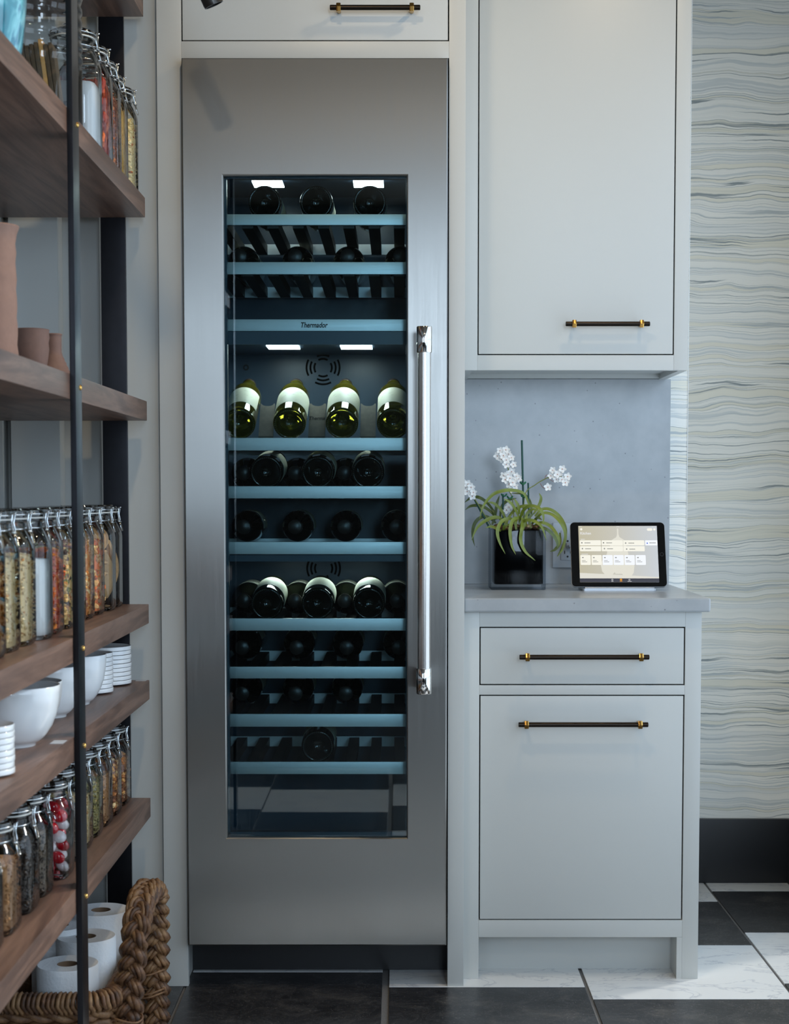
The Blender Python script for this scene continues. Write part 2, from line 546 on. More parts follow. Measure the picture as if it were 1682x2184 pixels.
FOOD = {
    'oats': mat_island('rolled_oats', [(0, lin(248, 220, 165)), (0.35, lin(232, 201, 144)), (0.7, lin(255, 236, 187)), (0.93, lin(215, 155, 93))]),
    'granola': mat_island('granola', [(0, lin(228, 169, 95)), (0.35, lin(204, 140, 72)), (0.65, lin(248, 195, 120)), (0.9, lin(133, 75, 37))]),
    'flour': plain('flour', lin(236, 236, 234), 0.9, bump=0.3, bscale=40),
    'apricot': mat_island('dried_apricot', [(0, lin(235, 116, 36)), (0.4, lin(196, 73, 27)), (0.75, lin(248, 146, 54))]),
    'trail': mat_island('trail_mix', [(0, lin(243, 197, 127)), (0.3, lin(107, 69, 43)), (0.45, lin(215, 175, 104)), (0.6, lin(157, 152, 82)), (0.78, lin(66, 46, 37)), (0.88, lin(226, 155, 88))]),
    'beans': mat_island('speckled_beans', [(0, lin(235, 185, 133)), (0.35, lin(142, 65, 57)), (0.6, lin(248, 212, 158)), (0.85, lin(166, 163, 86))]),
    'walnut': mat_island('walnut_pieces', [(0, lin(243, 173, 90)), (0.35, lin(226, 138, 59)), (0.6, lin(255, 220, 153)), (0.85, lin(198, 112, 50))]),
    'snack': mat_island('vegetable_crisps', [(0, lin(226, 177, 117)), (0.4, lin(235, 124, 66)), (0.7, lin(198, 155, 108))]),
    'pepita': mat_island('pumpkin_seeds', [(0, lin(137, 128, 72)), (0.4, lin(166, 152, 93)), (0.75, lin(112, 101, 55)), (0.95, lin(226, 175, 99))]),
    'nuts': mat_island('candied_nuts', [(0, lin(172, 108, 55)), (0.4, lin(131, 75, 37)), (0.7, lin(215, 155, 88)), (0.92, lin(248, 212, 153))]),
    'black': mat_island('black_beans', [(0, lin(34, 26, 21)), (0.5, lin(51, 40, 32)), (0.85, lin(70, 57, 45))], 0.3, 0.1),
    'chia': mat_island('dark_seeds', [(0, lin(66, 55, 43)), (0.4, lin(96, 81, 64)), (0.8, lin(51, 40, 32))], 0.5),
    'chili': mat_island('red_chillies', [(0, lin(204, 79, 32)), (0.4, lin(157, 48, 23)), (0.8, lin(226, 108, 46))], 0.4),
    'russet': mat_island('russet_tea', [(0, lin(166, 95, 59)), (0.5, lin(131, 69, 41)), (0.8, lin(189, 120, 77))]),
    'pasta': mat_island('yellow_pasta', [(0, lin(245, 199, 113)), (0.5, lin(226, 177, 90))]),
    'flakes': mat_island('cream_flakes', [(0, lin(255, 234, 176)), (0.5, lin(250, 220, 154)), (0.9, lin(198, 114, 45))]),
    'brown': mat_island('brown_sugar', [(0, lin(196, 144, 93)), (0.5, lin(176, 126, 79))]),
}
BISCUIT = plain('biscuit', lin(216, 168, 112), 0.7, bump=0.5, bscale=120, var=0.25)
CRACKER = plain('dark_rye_cracker', lin(94, 76, 54), 0.75, bump=0.5, bscale=140, var=0.3)
CRACKL = plain('golden_cracker', lin(208, 158, 92), 0.7, bump=0.4, bscale=140, var=0.2)
CANDYR = plain('red_candy', lin(196, 30, 44), 0.15, coat=0.5)
CANDYW = plain('white_candy', lin(236, 226, 226), 0.25, coat=0.3)


# ------------------------------------------------------------------ mesh helpers
class MB:
    def __init__(self):
        self.v, self.f = [], []

    def add(self, vs, fs):
        n = len(self.v)
        self.v += [tuple(p) for p in vs]
        self.f += [tuple(i + n for i in f) for f in fs]
        return self

    def box(self, x0, x1, y0, y1, z0, z1, c=0.0):
        """box, with chamfered edges when c > 0"""
        if c <= 0:
            return self.add([(x, y, z) for x in (x0, x1) for y in (y0, y1) for z in (z0, z1)],
                            [(0, 1, 3, 2), (4, 6, 7, 5), (0, 4, 5, 1), (2, 3, 7, 6), (0, 2, 6, 4), (1, 5, 7, 3)])
        bm = bmesh.new()
        bmesh.ops.create_cube(bm, size=1.0)
        for q in bm.verts:
            q.co = Vector(((x0 + x1) / 2 + q.co.x * (x1 - x0), (y0 + y1) / 2 + q.co.y * (y1 - y0), (z0 + z1) / 2 + q.co.z * (z1 - z0)))
        bmesh.ops.bevel(bm, geom=list(bm.edges), offset=c, segments=2, affect='EDGES', profile=0.7)
        return self.addbm(bm)

    def addbm(self, bm, M=None):
        bm.verts.ensure_lookup_table()
        vs = [(M @ q.co if M else q.co.copy()) for q in bm.verts]
        for i, q in enumerate(bm.verts):
            q.index = i
        fs = [[q.index for q in f.verts] for f in bm.faces]
        bm.free()
        return self.add(vs, fs)

    def lathe(self, prof, n=32, M=None, nfun=None):
        """prof: list of (r, z[, squareness]); closes at r = 0"""
        vs, fs, rings = [], [], []
        for p in prof:
            r, z = p[0], p[1]
            e = p[2] if len(p) > 2 else 2.0
            if r <= 1e-6:
                rings.append([len(vs)])
                vs.append(Vector((0, 0, z)))
            else:
                ring = []
                for k in range(n):
                    a = 2 * PI * k / n
                    c, s = math.cos(a), math.sin(a)
                    q = r if e == 2.0 else r / (abs(c) ** e + abs(s) ** e) ** (1 / e)
                    ring.append(len(vs))
                    vs.append(Vector((q * c, q * s, z)))
                rings.append(ring)
        for a, b in zip(rings, rings[1:]):
            for k in range(n):
                k2 = (k + 1) % n
                if len(a) == 1 and len(b) == 1:
                    continue
                if len(a) == 1:
                    fs.append((a[0], b[k2], b[k]))
                elif len(b) == 1:
                    fs.append((a[k], a[k2], b[0]))
                else:
                    fs.append((a[k], a[k2], b[k2], b[k]))
        if M:
            vs = [M @ q for q in vs]
        return self.add(vs, fs)

    def tube(self, pts, r, n=8, closed=False, flat=1.0):
        pts = [Vector(p) for p in pts]
        m = len(pts)
        rr = r if isinstance(r, (list, tuple)) else [r] * m
        vs, fs = [], []
        prev = None
        for i, p in enumerate(pts):
            if closed:
                t = pts[(i + 1) % m] - pts[i - 1]
            else:
                t = pts[min(i + 1, m - 1)] - pts[max(i - 1, 0)]
            t = t.normalized() if t.length > 1e-9 else Vector((0, 0, 1))
            if prev is None:
                a = Vector((0, 0, 1)) if abs(t.z) < 0.9 else Vector((1, 0, 0))
                nrm = (a - t * a.dot(t)).normalized()
            else:
                nrm = (prev - t * prev.dot(t))
                nrm = nrm.normalized() if nrm.length > 1e-6 else prev
            prev = nrm
            bn = t.cross(nrm)
            for k in range(n):
                a = 2 * PI * k / n
                vs.append(p + nrm * (math.cos(a) * rr[i]) + bn * (math.sin(a) * rr[i] * flat))
        segs = m if closed else m - 1
        for i in range(segs):
            j = (i + 1) % m
            for k in range(n):
                k2 = (k + 1) % n
                fs.append((i * n + k, i * n + k2, j * n + k2, j * n + k))
        if not closed:
            fs.append(tuple(range(n))[::-1])
            fs.append(tuple((m - 1) * n + k for k in range(n)))
        return self.add(vs, fs)

    def prism(self, poly, axis, a0, a1):
        """extrude a 2D polygon along axis between a0 and a1"""
        def P3(p, a):
            return {'x': (a, p[0], p[1]), 'y': (p[0], a, p[1]), 'z': (p[0], p[1], a)}[axis]
        n = len(poly)
        vs = [P3(p, a0) for p in poly] + [P3(p, a1) for p in poly]
        fs = [tuple(range(n))[::-1], tuple(range(n, 2 * n))]
        for k in range(n):
            k2 = (k + 1) % n
            fs.append((k, k2, n + k2, n + k))
        return self.add(vs, fs)

    def blob(self, c, rad, sc=(1, 1, 1), rot=None, sub=1, jit=0.0):
        bm = bmesh.new()
        bmesh.ops.create_icosphere(bm, subdivisions=sub, radius=rad)
        for q in bm.verts:
            k = 1 + random.uniform(-jit, jit)
            q.co = Vector((q.co.x * sc[0] * k, q.co.y * sc[1] * k, q.co.z * sc[2] * k))
        M = Matrix.Translation(Vector(c))
        if rot is not None:
            M = M @ rot
        return self.addbm(bm, M)

    def xform(self, M):
        self.v = [tuple(M @ Vector(p)) for p in self.v]
        return self

    def build(self, name, mat, parent=None, smooth=False, world=True):
        me = bpy.data.meshes.new(name)
        org = ORG.get(parent, Vector((0, 0, 0))) if world else Vector((0, 0, 0))
        me.from_pydata([(p[0] - org.x, p[1] - org.y, p[2] - org.z) for p in self.v], [], self.f)
        bm = bmesh.new()
        bm.from_mesh(me)
        bmesh.ops.recalc_face_normals(bm, faces=bm.faces)
        bm.to_mesh(me)
        bm.free()
        if smooth:
            if smooth is True:
                me.polygons.foreach_set('use_smooth', [True] * len(me.polygons))
            else:
                me.polygons.foreach_set('use_smooth', [True] * len(me.polygons))
                try:
                    me.set_sharp_from_angle(angle=math.radians(smooth))
                except Exception:
                    pass
        me.materials.append(mat)
        o = bpy.data.objects.new(name, me)
        COL.objects.link(o)
        if parent is not None:
            o.parent = parent
            ORG[o] = org
        return o


ORG = {}


def thing(name, label, cat, loc=(0, 0, 0), group=None):
    o = bpy.data.objects.new(name, None)
    o.empty_display_size = 0.05
    o.location = loc
    COL.objects.link(o)
    ORG[o] = Vector(loc)
    return tag(o, label, cat, group)


def tag(o, label, cat, group=None, kind=None):
    o['label'] = label
    o['category'] = cat
    if group:
        o['group'] = group
    if kind:
        o['kind'] = kind
    return o


def struct(o):
    o['kind'] = 'structure'
    return o


def copy_tree(o, parent=None):
    c = o.copy()
    COL.objects.link(c)
    c.parent = parent
    for ch in list(o.children):
        copy_tree(ch, c)
    return c


def B(name, mat, parent, x0, x1, y0, y1, z0, z1, c=0.0):
    return MB().box(x0, x1, y0, y1, z0, z1, c).build(name, mat, parent, smooth=(40 if c else False))


def text_mesh(name, s, size, mat, parent, M, shear=0.0, offset=0.0, extrude=0.0004, align='LEFT', sx=1.0):
    cu = bpy.data.curves.new('lettering_curve', 'FONT')
    cu.body = s
    cu.size = size
    cu.shear = shear
    cu.offset = offset
    cu.extrude = extrude
    cu.align_x = align
    t = bpy.data.objects.new('lettering_curve', cu)
    COL.objects.link(t)
    dg = bpy.context.evaluated_depsgraph_get()
    me = bpy.data.meshes.new_from_object(t.evaluated_get(dg))
    bpy.data.objects.remove(t)
    bpy.data.curves.remove(cu)
    org = ORG.get(parent, Vector((0, 0, 0)))
    for q in me.vertices:
        q.co = (M @ Vector((q.co.x * sx, q.co.y, q.co.z))) - org
    me.name = name
    me.materials.clear()
    me.materials.append(mat)
    o = bpy.data.objects.new(name, me)
    COL.objects.link(o)
    o.parent = parent
    ORG[o] = org
    return o


FRONT = Matrix.Rotation(PI / 2, 4, 'X')      # drawing in xy -> standing upright, facing -y

# ------------------------------------------------------------------ the room shell
XL, XR, YB, YF, ZC = -1.06, 1.140, -6.0, 1.0, 2.75
base = struct(B('floor', GROUT, None, -3.1, 1.75, YB, YF + 0.15, -0.05, -0.004))
TS = 0.4565
cols = [(-1.404, 0.20, 0), (-0.9475, 0.01, 0), (-0.491, 0.0665, 0), (-0.0255, -0.056, 0), (0.4325, -0.150, 0), (0.889, -0.027, 0), (1.3455, 0.1, 0)]
tile_meshes = {}
for ci, (x0, yj, _) in enumerate(cols):
    # joints at yj + k*TS; the tile starting at yj is white, the next one nearer is black
    for k in range(-7, 4):
        ya, yb = yj + k * TS, yj + (k + 1) * TS
        if ya > YF or yb < -2.9:
            continue
        yb = min(yb, YF + 0.02)
        white = (k % 2 == 0)
        key = (white, round(yb - ya, 3))
        if key in tile_meshes:
            o = tile_meshes[key].copy()
            COL.objects.link(o)
        else:
            g = 0.0035 if True else 0
            o = MB().box(g, TS - g, 0.0012, yb - ya - 0.0012, -0.012, 0.0, 0.0012).build('tile', MARBLE if white else STONE, base)
            tile_meshes[key] = o
        o.location = (x0, ya, 0)
        o.parent = base
# far floor behind the camera, too distant to matter tile by tile
struct(B('floor_rear', STONE, None, -3.0, XR, YB, -3.2, -0.004, 0.0))
struct(B('ceiling', CEILM, None, -3.1, 1.75, YB, YF + 0.15, ZC, ZC + 0.05))
struct(B('wall_left', WALLP, None, XL - 0.1, XL, -2.40, -0.03, 0, ZC))
struct(B('wall_left_return', WALLP, None, -3.0, XL, -2.40, -2.30, 0, ZC))
struct(B('wall_left_rear', WALLP, None, -3.1, -3.0, YB, -2.30, 0, ZC))
# the wall behind the shelves with its raised vertical boards
wb = struct(B('wall_back', WALLP, None, XL, -0.5385, 0.006, 0.6, 0.175, ZC))


def panel_board(x0, x1, cl, cr):
    poly = [(x0, 0.006), (x0 + cl, -0.030), (x1 - cr, -0.030), (x1, 0.006)]
    MB().prism(poly, 'z', 0.178, ZC - 0.01).build('panel_board', WALLP, wb)


panel_board(-1.06, -0.893, 0.004, 0.004)
panel_board(-0.880, -0.764, 0.002, 0.004)
panel_board(-0.681, -0.5392, 0.008, 0.001)
struct(B('baseboard_left', BLACKP, None, XL, -0.541, -0.030, 0.02, 0.0, 0.176, 0.002))
struct(B('wall_behind_cabinets', WALLP, None, -0.5385, 0.756, 0.602, 0.95, 0, ZC))
# short wallpapered wall end beside the backsplash
struct(B('wall_end', PAPER, None, 0.16, 0.7598, 0.600, 1.0, 0.19, ZC))
struct(B('trim_1', plain('white_corner_bead', lin(226, 228, 226), 0.4), None, 0.7598, 0.7615, 0.5985, 0.604, 0.19, ZC))
struct(B('wall_far', PAPER, None, 0.70, XR, YF, YF + 0.1, 0.0, ZC))
struct(B('baseboard_far', BLACKP, None, 0.70, XR, YF - 0.016, YF, 0.0, 0.188, 0.002))
wr = struct(B('wall_right', PAPER, None, XR, XR + 0.1, 0.46, YF + 0.1, 0.0, ZC))
struct(B('baseboard_right', BLACKP, None, XR - 0.012, XR, 0.46, YF - 0.016, 0.0, 0.188, 0.002))
struct(B('wall_right_near', WALLP, None, XR, XR + 0.1, -2.00, -1.86, 0.0, ZC))
struct(B('wall_right_rear', WALLP, None, XR, XR + 0.1, YB, -4.0, 0.0, ZC))
struct(B('wall_right_sill', DARKW, None, XR, XR + 0.1, -4.0, -2.00, 0.0, 0.75))
struct(B('wall_right_lintel', WALLP, None, XR, XR + 0.1, -4.0, -2.00, 2.35, ZC))
struct(B('wall_right_header', WALLP, None, XR, XR + 0.1, -1.86, 0.46, 2.36, ZC))
struct(B('wall_rear_left', WALLP, None, -1.10, 0.35, YB - 0.1, YB, 0, ZC))
struct(B('wall_rear_corner', WALLP, None, -3.0, -2.7, YB - 0.1, YB, 0, ZC))
struct(B('wall_rear_left_sill', DARKW, None, -2.7, -1.10, YB - 0.1, YB, 0, 1.0))
struct(B('wall_rear_left_lintel', WALLP, None, -2.7, -1.10, YB - 0.1, YB, 2.62, ZC))
struct(B('wall_rear_right', WALLP, None, 1.05, XR, YB - 0.1, YB, 0, ZC))
struct(B('wall_rear_sill', DARKW, None, 0.35, 1.05, YB - 0.1, YB, 0, 1.0))
struct(B('wall_rear_lintel', WALLP, None, 0.35, 1.05, YB - 0.1, YB, 2.5, ZC))
struct(B('ground_outside', plain('terrace', lin(150, 150, 146), 0.8, var=0.1), None, -8, 8, -12, 6, -0.30, -0.06))


def glazing(name, axis, a0, a1, z0, z1, pos, nx, nz):
    root = bpy.data.objects.new(name, None)
    COL.objects.link(root)
    struct(root)
    fr = 0.05

    def bar(a, b, c, d):
        if axis == 'x':
            B('window_frame', BLACKP, root, pos, pos + 0.04, a, b, c, d)
        else:
            B('window_frame', BLACKP, root, a, b, pos - 0.04, pos, c, d)
    for k in range(nx + 1):
        a = a0 + (a1 - a0 - fr) * k / nx
        bar(a, a + fr, z0, z1)
    for i in range(nx):
        for j in range(nz):
            p0, p1 = a0 + (a1 - a0 - fr) * i / nx + fr, a0 + (a1 - a0 - fr) * (i + 1) / nx
            q0, q1 = z0 + (z1 - z0 - fr) * j / nz + fr, z0 + (z1 - z0 - fr) * (j + 1) / nz
            if axis == 'x':
                B('pane', WINGLASS, root, pos + .018, pos + .022, p0, p1, q0, q1)
            else:
                B('pane', WINGLASS, root, p0, p1, pos - .022, pos - .018, q0, q1)
    for k in range(nz + 1):
        z = z0 + (z1 - z0 - fr) * k / nz
        bar(a0, a1, z, z + fr)
    return root


glazing('window_1', 'x', -1.86, 0.46, 0.0, 2.36, 1.175, 3, 3)
glazing('window_2', 'x', -4.0, -2.00, 0.75, 2.35, 1.175, 2, 2)
glazing('window_3', 'y', 0.35, 1.05, 1.0, 2.5, -6.05, 1, 2)

# unseen dark panels added on the rear walls to darken the steel and glass reflections
struct(B('added_dark_panel_2', DARKW, None, -3.0, -1.10, YB, YB + 0.03, 0, 1.0))
struct(B('added_dark_panel_5', DARKW, None, -1.10, 0.34, YB, YB + 0.03, 0, ZC))  # full height, added to cut the pale veil mirrored in the fridge glass
struct(B('added_dark_panel_3', DARKW, None, -3.0, -2.97, YB + 0.03, -2.42, 0, 1.0))
struct(B('added_dark_panel_4', DARKW, None, -2.97, XL, -2.43, -2.40, 0, 1.0))
glazing('window_4', 'y', -2.7, -1.10, 1.0, 2.62, -6.05, 3, 2)

# recessed warm downlights in the ceiling
for i, (x, y, p) in enumerate(((-0.15, -1.25, 12), (0.62, -0.55, 8), (-0.15, -3.6, 6), (0.60, -3.6, 6))):
    words = ('over the shelving', 'over the counter', 'further back above the shelving side', 'further back above the window side')[i]
    t = thing('ceiling_downlight', 'round recessed warm downlight ' + words, 'light', (x, y, ZC - 0.004), 'ceiling downlights')
    MB().lathe([(0.045, 0.0), (0.060, -0.004), (0.062, 0.002), (0.045, 0.003)], 24).build('trim_ring', CEILM, t, smooth=True, world=False)
    MB().lathe([(0, -0.001), (0.045, -0.001)], 24).build('lens', plain('downlight_lens', (1, 1, 1, 1), 0.5, emis=(1, 0.82, 0.6, 1), estr=4), t, world=False)
    ld = bpy.data.lights.new('downlight_lamp', 'AREA')
    ld.shape = 'DISK'
    ld.size = 0.10
    ld.energy = p
    ld.color = WARM
    lo = bpy.data.objects.new('downlight_lamp', ld)
    lo.location = (0, 0, -0.012)
    lo.parent = t
    COL.objects.link(lo)


# ------------------------------------------------------------------ cabinet handles
def handle_on(front, x0, x1, z, yf, c0, c1):
    """bronze bar with two brass collars, standing off a front whose face is at yf"""
    yb = yf - 0.034
    rot = Matrix.Translation((x0, yb, z)) @ Matrix.Rotation(PI / 2, 4, 'Y')
    L = x1 - x0
    r = 0.0058
    MB().lathe([(0, 0), (r * 0.8, 0), (r, 0.001), (r, L - 0.001), (r * 0.8, L), (0, L)], 20, rot).build('handle_bar', BRONZE, front, smooth=40)
    for c in (c0, c1):
        m = MB()
        m.lathe([(0.0062, -0.0048), (0.0098, -0.0048), (0.0104, -0.0030), (0.0104, 0.0030), (0.0098, 0.0048), (0.0062, 0.0048)], 6,
                Matrix.Translation((c, yb, z)) @ Matrix.Rotation(PI / 2, 4, 'Y') @ Matrix.Rotation(PI / 6, 4, 'Z'))
        m.lathe([(0.0045, 0.006), (0.0045, 0.034), (0.0046, 0.0335), (0.0046, 0.0345), (0, 0.0345)], 14,
                Matrix.Translation((c, yb, z)) @ Matrix.Rotation(-PI / 2, 4, 'X'))
        m.build('brass_collar', BRASS, front, smooth=30)


GAP = 0.0028
# ------------------------------------------------------------------ tall cabinet around the wine refrigerator
YT = -0.05
tall = thing('tall_cabinet', 'tall pale grey cabinet surround framing the wine refrigerator', 'cabinet', (-0.195, YT, 0))
B('stile', PAINT, tall, -0.5380, -0.4830, YT, YT + 0.022, 0.0, ZC - 0.01, 0.001)
B('stile', PAINT, tall, 0.1120, 0.1488, YT, YT + 0.022, 0.0, ZC - 0.01, 0.001)
B('rail', PAINT, tall, -0.4830, 0.1120, YT, YT + 0.022, 2.0975, 2.1345, 0.001)
B('side_panel', PAINT, tall, -0.5380, -0.5190, YT + 0.022, 0.598, 0.0, ZC - 0.01)
B('side_panel', PAINT, tall, 0.1298, 0.1488, YT + 0.022, 0.598, 0.0, ZC - 0.01)
B('inner_jamb', PAINT, tall, -0.5190, -0.4900, YT + 0.022, 0.10, 0.0, 0.16)
B('deck', BLACKP, tall, -0.5190, 0.1298, YT + 0.03, 0.598, 2.100, 2.132)
dr = B('cabinet_door', PAINT, tall, -0.4830 + GAP, 0.1120 - GAP, YT + 0.001, YT + 0.021, 2.1345 + GAP, ZC - 0.02, 0.001)
handle_on(dr, -0.1515, 0.0475, 2.1985, YT, -0.1325, 0.0285)
B('toe_grille', BLACKP, tall, -0.4900, 0.1298, 0.085, 0.10, 0.0, 0.125)

# ------------------------------------------------------------------ base cabinet, counter, backsplash, upper cabinet
YBF = 0.010
bc = thing('base_cabinet', 'pale grey base cabinet with one drawer above a deep pull-out front', 'cabinet', (0.424, 0.3, 0))
B('stile', PAINT, bc, 0.1500, 0.1862, YBF, YBF + 0.022, 0.0, 0.8600, 0.001)
B('stile', PAINT, bc, 0.6605, 0.6980, YBF, YBF + 0.022, 0.0, 0.8600, 0.001)
B('rail', PAINT, bc, 0.1862, 0.6605, YBF, YBF + 0.022, 0.8245, 0.8600, 0.001)
B('rail', PAINT, bc, 0.1862, 0.6605, YBF, YBF + 0.022, 0.6670, 0.6890, 0.001)
B('rail', PAINT, bc, 0.1862, 0.6605, YBF, YBF + 0.022, 0.0985, 0.1385, 0.001)
B('side_panel', PAINT, bc, 0.6790, 0.6980, YBF + 0.022, 0.598, 0.0, 0.8600)
B('side_panel', PAINT, bc, 0.1500, 0.1690, YBF + 0.022, 0.598, 0.0, 0.8600)
B('plinth_cheek', PAINT, bc, 0.6480, 0.6604, YBF + 0.0002, 0.104, 0.0, 0.0983)
B('toe_kick', PAINT, bc, 0.1690, 0.6480, 0.096, 0.112, 0.0, 0.0985)
B('bottom_board', PAINT, bc, 0.1690, 0.6790, YBF + 0.022, 0.598, 0.0990, 0.1150)
B('gap_shade_sheet', BLACKP, bc, 0.1700, 0.6780, YBF + 0.026, YBF + 0.032, 0.1160, 0.8590)  # black sheet behind the fronts, stands in for shade inside the cabinet
dw = B('drawer_front', PAINT, bc, 0.1862 + GAP, 0.6605 - GAP, YBF + 0.001, YBF + 0.021, 0.6890 + GAP, 0.8245 - GAP, 0.001)
handle_on(dw, 0.2760, 0.5730, 0.7575, YBF, 0.2945, 0.5545)
dw = B('pull_out_front', PAINT, bc, 0.1862 + GAP, 0.6605 - GAP, YBF + 0.001, YBF + 0.021, 0.1385 + GAP, 0.6670 - GAP, 0.001)
handle_on(dw, 0.2745, 0.5720, 0.6020, YBF, 0.2930, 0.5535)

ct = MB()
ct.prism([(0.1492, -0.018), (0.7135, -0.018), (0.7135, 0.598), (0.1492, 0.598)], 'z', 0.8605, 0.8925)
cto = tag(ct.build('countertop', QUARTZ), 'grey stone countertop carrying the orchid and the tablet', 'countertop')
bv = cto.modifiers.new('edge', 'BEVEL')
bv.width = 0.004
bv.segments = 2
bs = tag(B('backsplash', QUARTZ, None, 0.1495, 0.7128, 0.585, 0.5995, 0.8930, 1.4300), 'grey speckled quartz backsplash slab behind the orchid', 'backsplash')

YU = 0.245
up = thing('upper_cabinet', 'tall pale grey wall cabinet hanging above the counter', 'cabinet', (0.424, 0.4, 1.43))
B('stile', PAINT, up, 0.1490, 0.1905, YU, YU + 0.022, 1.4290, ZC - 0.01, 0.001)
B('stile', PAINT, up, 0.6655, 0.6995, YU, YU + 0.022, 1.4290, ZC - 0.01, 0.001)
B('rail', PAINT, up, 0.1905, 0.6655, YU, YU + 0.022, 1.4290, 1.4655, 0.001)
B('side_panel', PAINT, up, 0.6800, 0.6995, YU + 0.022, 0.598, 1.4290, ZC - 0.01)
B('side_panel', PAINT, up, 0.1620, 0.1780, YU + 0.022, 0.598, 1.4290, ZC - 0.01)
B('bottom_board', PAINT, up, 0.1780, 0.6800, YU + 0.022, 0.598, 1.4420, 1.4600)
B('back_rail', PAINT, up, 0.1780, 0.6800, 0.560, 0.584, 1.4310, 1.4420)
B('gap_shade_sheet', BLACKP, up, 0.1800, 0.6780, YU + 0.026, YU + 0.032, 1.461, ZC - 0.02)  # black sheet again, painted dark for the shade behind the door gaps
dd = B('door', PAINT, up, 0.1905 + GAP, 0.6655 - GAP, YU + 0.001, YU + 0.021, 1.4655 + GAP, ZC - 0.02, 0.001)
handle_on(dd, 0.4000, 0.6020, 1.5370, YU, 0.4205, 0.5820)

# ------------------------------------------------------------------ wine refrigerator
DX0, DX1, DZ0, DZ1 = -0.4795, 0.1085, 0.1030, 2.0905
WX0, WX1, WZ0, WZ1 = -0.3895, 0.0185, 0.3510, 1.8350
YD = -0.080
wf = thing('wine_refrigerator', 'stainless steel wine refrigerator with tall glass door window', 'refrigerator', (-0.186, 0.2, 0.10))
IX0, IX1, IZ0, IZ1, IYB = -0.450, 0.079, 0.17, 1.885, 0.50
B('side_wall', LINER, wf, IX0 - 0.02, IX0, -0.015, IYB, 0.14, 1.93)
B('side_wall', LINER, wf, IX1, IX1 + 0.02, -0.015, IYB, 0.14, 1.93)
B('top_wall', LINER, wf, IX0, IX1, -0.015, IYB, IZ1, 1.93)
B('bottom_wall', RUBBER, wf, IX0, IX1, -0.015, IYB, 0.14, IZ0)
back = B('back_wall', LINER, wf, IX0 - 0.02, IX1 + 0.02, IYB, IYB + 0.02, 0.14, 1.93)


def arc_slot(cx, cz, r, mid, half, w):
    poly = []
    n = 8
    for k in range(n + 1):
        a = mid - half + 2 * half * k / n
        poly.append((cx + (r + w / 2) * math.cos(a), cz + (r + w / 2) * math.sin(a)))
    for k in range(n, -1, -1):
        a = mid - half + 2 * half * k / n
        poly.append((cx + (r - w / 2) * math.cos(a), cz + (r - w / 2) * math.sin(a)))
    MB().prism(poly, 'y', IYB - 0.0015, IYB).build('vent_slot', VENTB, back)


for cz in (1.4536, 0.9374):
    for q in range(4):
        for r, hf in ((0.0225, 0.55), (0.0325, 0.50), (0.0425, 0.50)):
            arc_slot(-0.1943, cz, r, q * PI / 2, hf, 0.0048)
MB().lathe([(0.004, 0), (0.0075, 0), (0.0075, 0.004), (0.004, 0.004)], 16, Matrix.Translation((-0.392, IYB, 1.4540)) @ Matrix.Rotation(PI / 2, 4, 'X')).build('screw_cap', RUBBER, back, smooth=40)
# door: ring frame with a bevelled opening
door = MB()


def ring_pts(x0, x1, z0, z1, y):
    return [(x0, y, z0), (x1, y, z0), (x1, y, z1), (x0, y, z1)]


e = 0.0025
loops = [ring_pts(DX0, DX1, DZ0, DZ1, -0.032), ring_pts(DX0, DX1, DZ0, DZ1, YD + e), ring_pts(DX0 + e, DX1 - e, DZ0 + e, DZ1 - e, YD),
         ring_pts(WX0 - e, WX1 + e, WZ0 - e, WZ1 + e, YD), ring_pts(WX0, WX1, WZ0, WZ1, YD + e), ring_pts(WX0, WX1, WZ0, WZ1, -0.032)]
vs_, fs_ = [], []
for l in loops:
    vs_ += l
for i in range(len(loops)):
    j = (i + 1) % len(loops)
    for k in range(4):
        k2 = (k + 1) % 4
        fs_.append((i * 4 + k, i * 4 + k2, j * 4 + k2, j * 4 + k))
dfr = door.add(vs_, fs_).build('door', STEEL, wf)
B('glass_pane', GLASSDOOR, dfr, WX0 + 0.0003, WX1 - 0.0003, -0.0660, -0.0620, WZ0 + 0.0003, WZ1 - 0.0003)
gs = MB()
for (a, b_, c, d) in ((WX0, WX1, WZ0, WZ0 + 0.010), (WX0, WX0 + 0.006, WZ0, WZ1), (WX1 - 0.003, WX1, WZ0, WZ1), (WX0, WX1, WZ1 - 0.004, WZ1)):
    gs.box(a + 0.0004, b_ - 0.0004, -0.0600, -0.040, c + 0.0004, d - 0.0004)
gs.build('inner_seal', plain('dark_blue_seal', lin(38, 66, 86), 0.35, bump=0.4, bscale=500), dfr)
B('gasket', RUBBER, wf, DX0 + 0.004, WX0 - 0.001, -0.0315, -0.016, DZ0 + 0.01, DZ1 - 0.01)
B('gasket', RUBBER, wf, WX1 + 0.001, DX1 - 0.004, -0.0315, -0.016, DZ0 + 0.01, DZ1 - 0.01)
# bar handle with chrome end caps
hx, hy = 0.0560, -0.148
MB().lathe([(0, 0.744), (0.0142, 0.744), (0.0142, 1.440), (0, 1.440)], 32, Matrix.Translation((hx, hy, 0))).build('handle_bar', STEELB, dfr, smooth=40)
for z0, z1 in ((0.6880, 0.7450), (1.4390, 1.4960)):
    m = MB()
    m.lathe([(0, z0), (0.0160, z0), (0.0170, z0 + 0.0015), (0.0170, z1 - 0.0015), (0.0160, z1), (0, z1)], 32, Matrix.Translation((hx, hy, 0)))
    m.box(hx - 0.011, hx + 0.011, hy, YD + 0.0005, z0 + 0.006, z1 - 0.006, 0.003)
    m.build('handle_end_cap', CHROME, dfr, smooth=40)
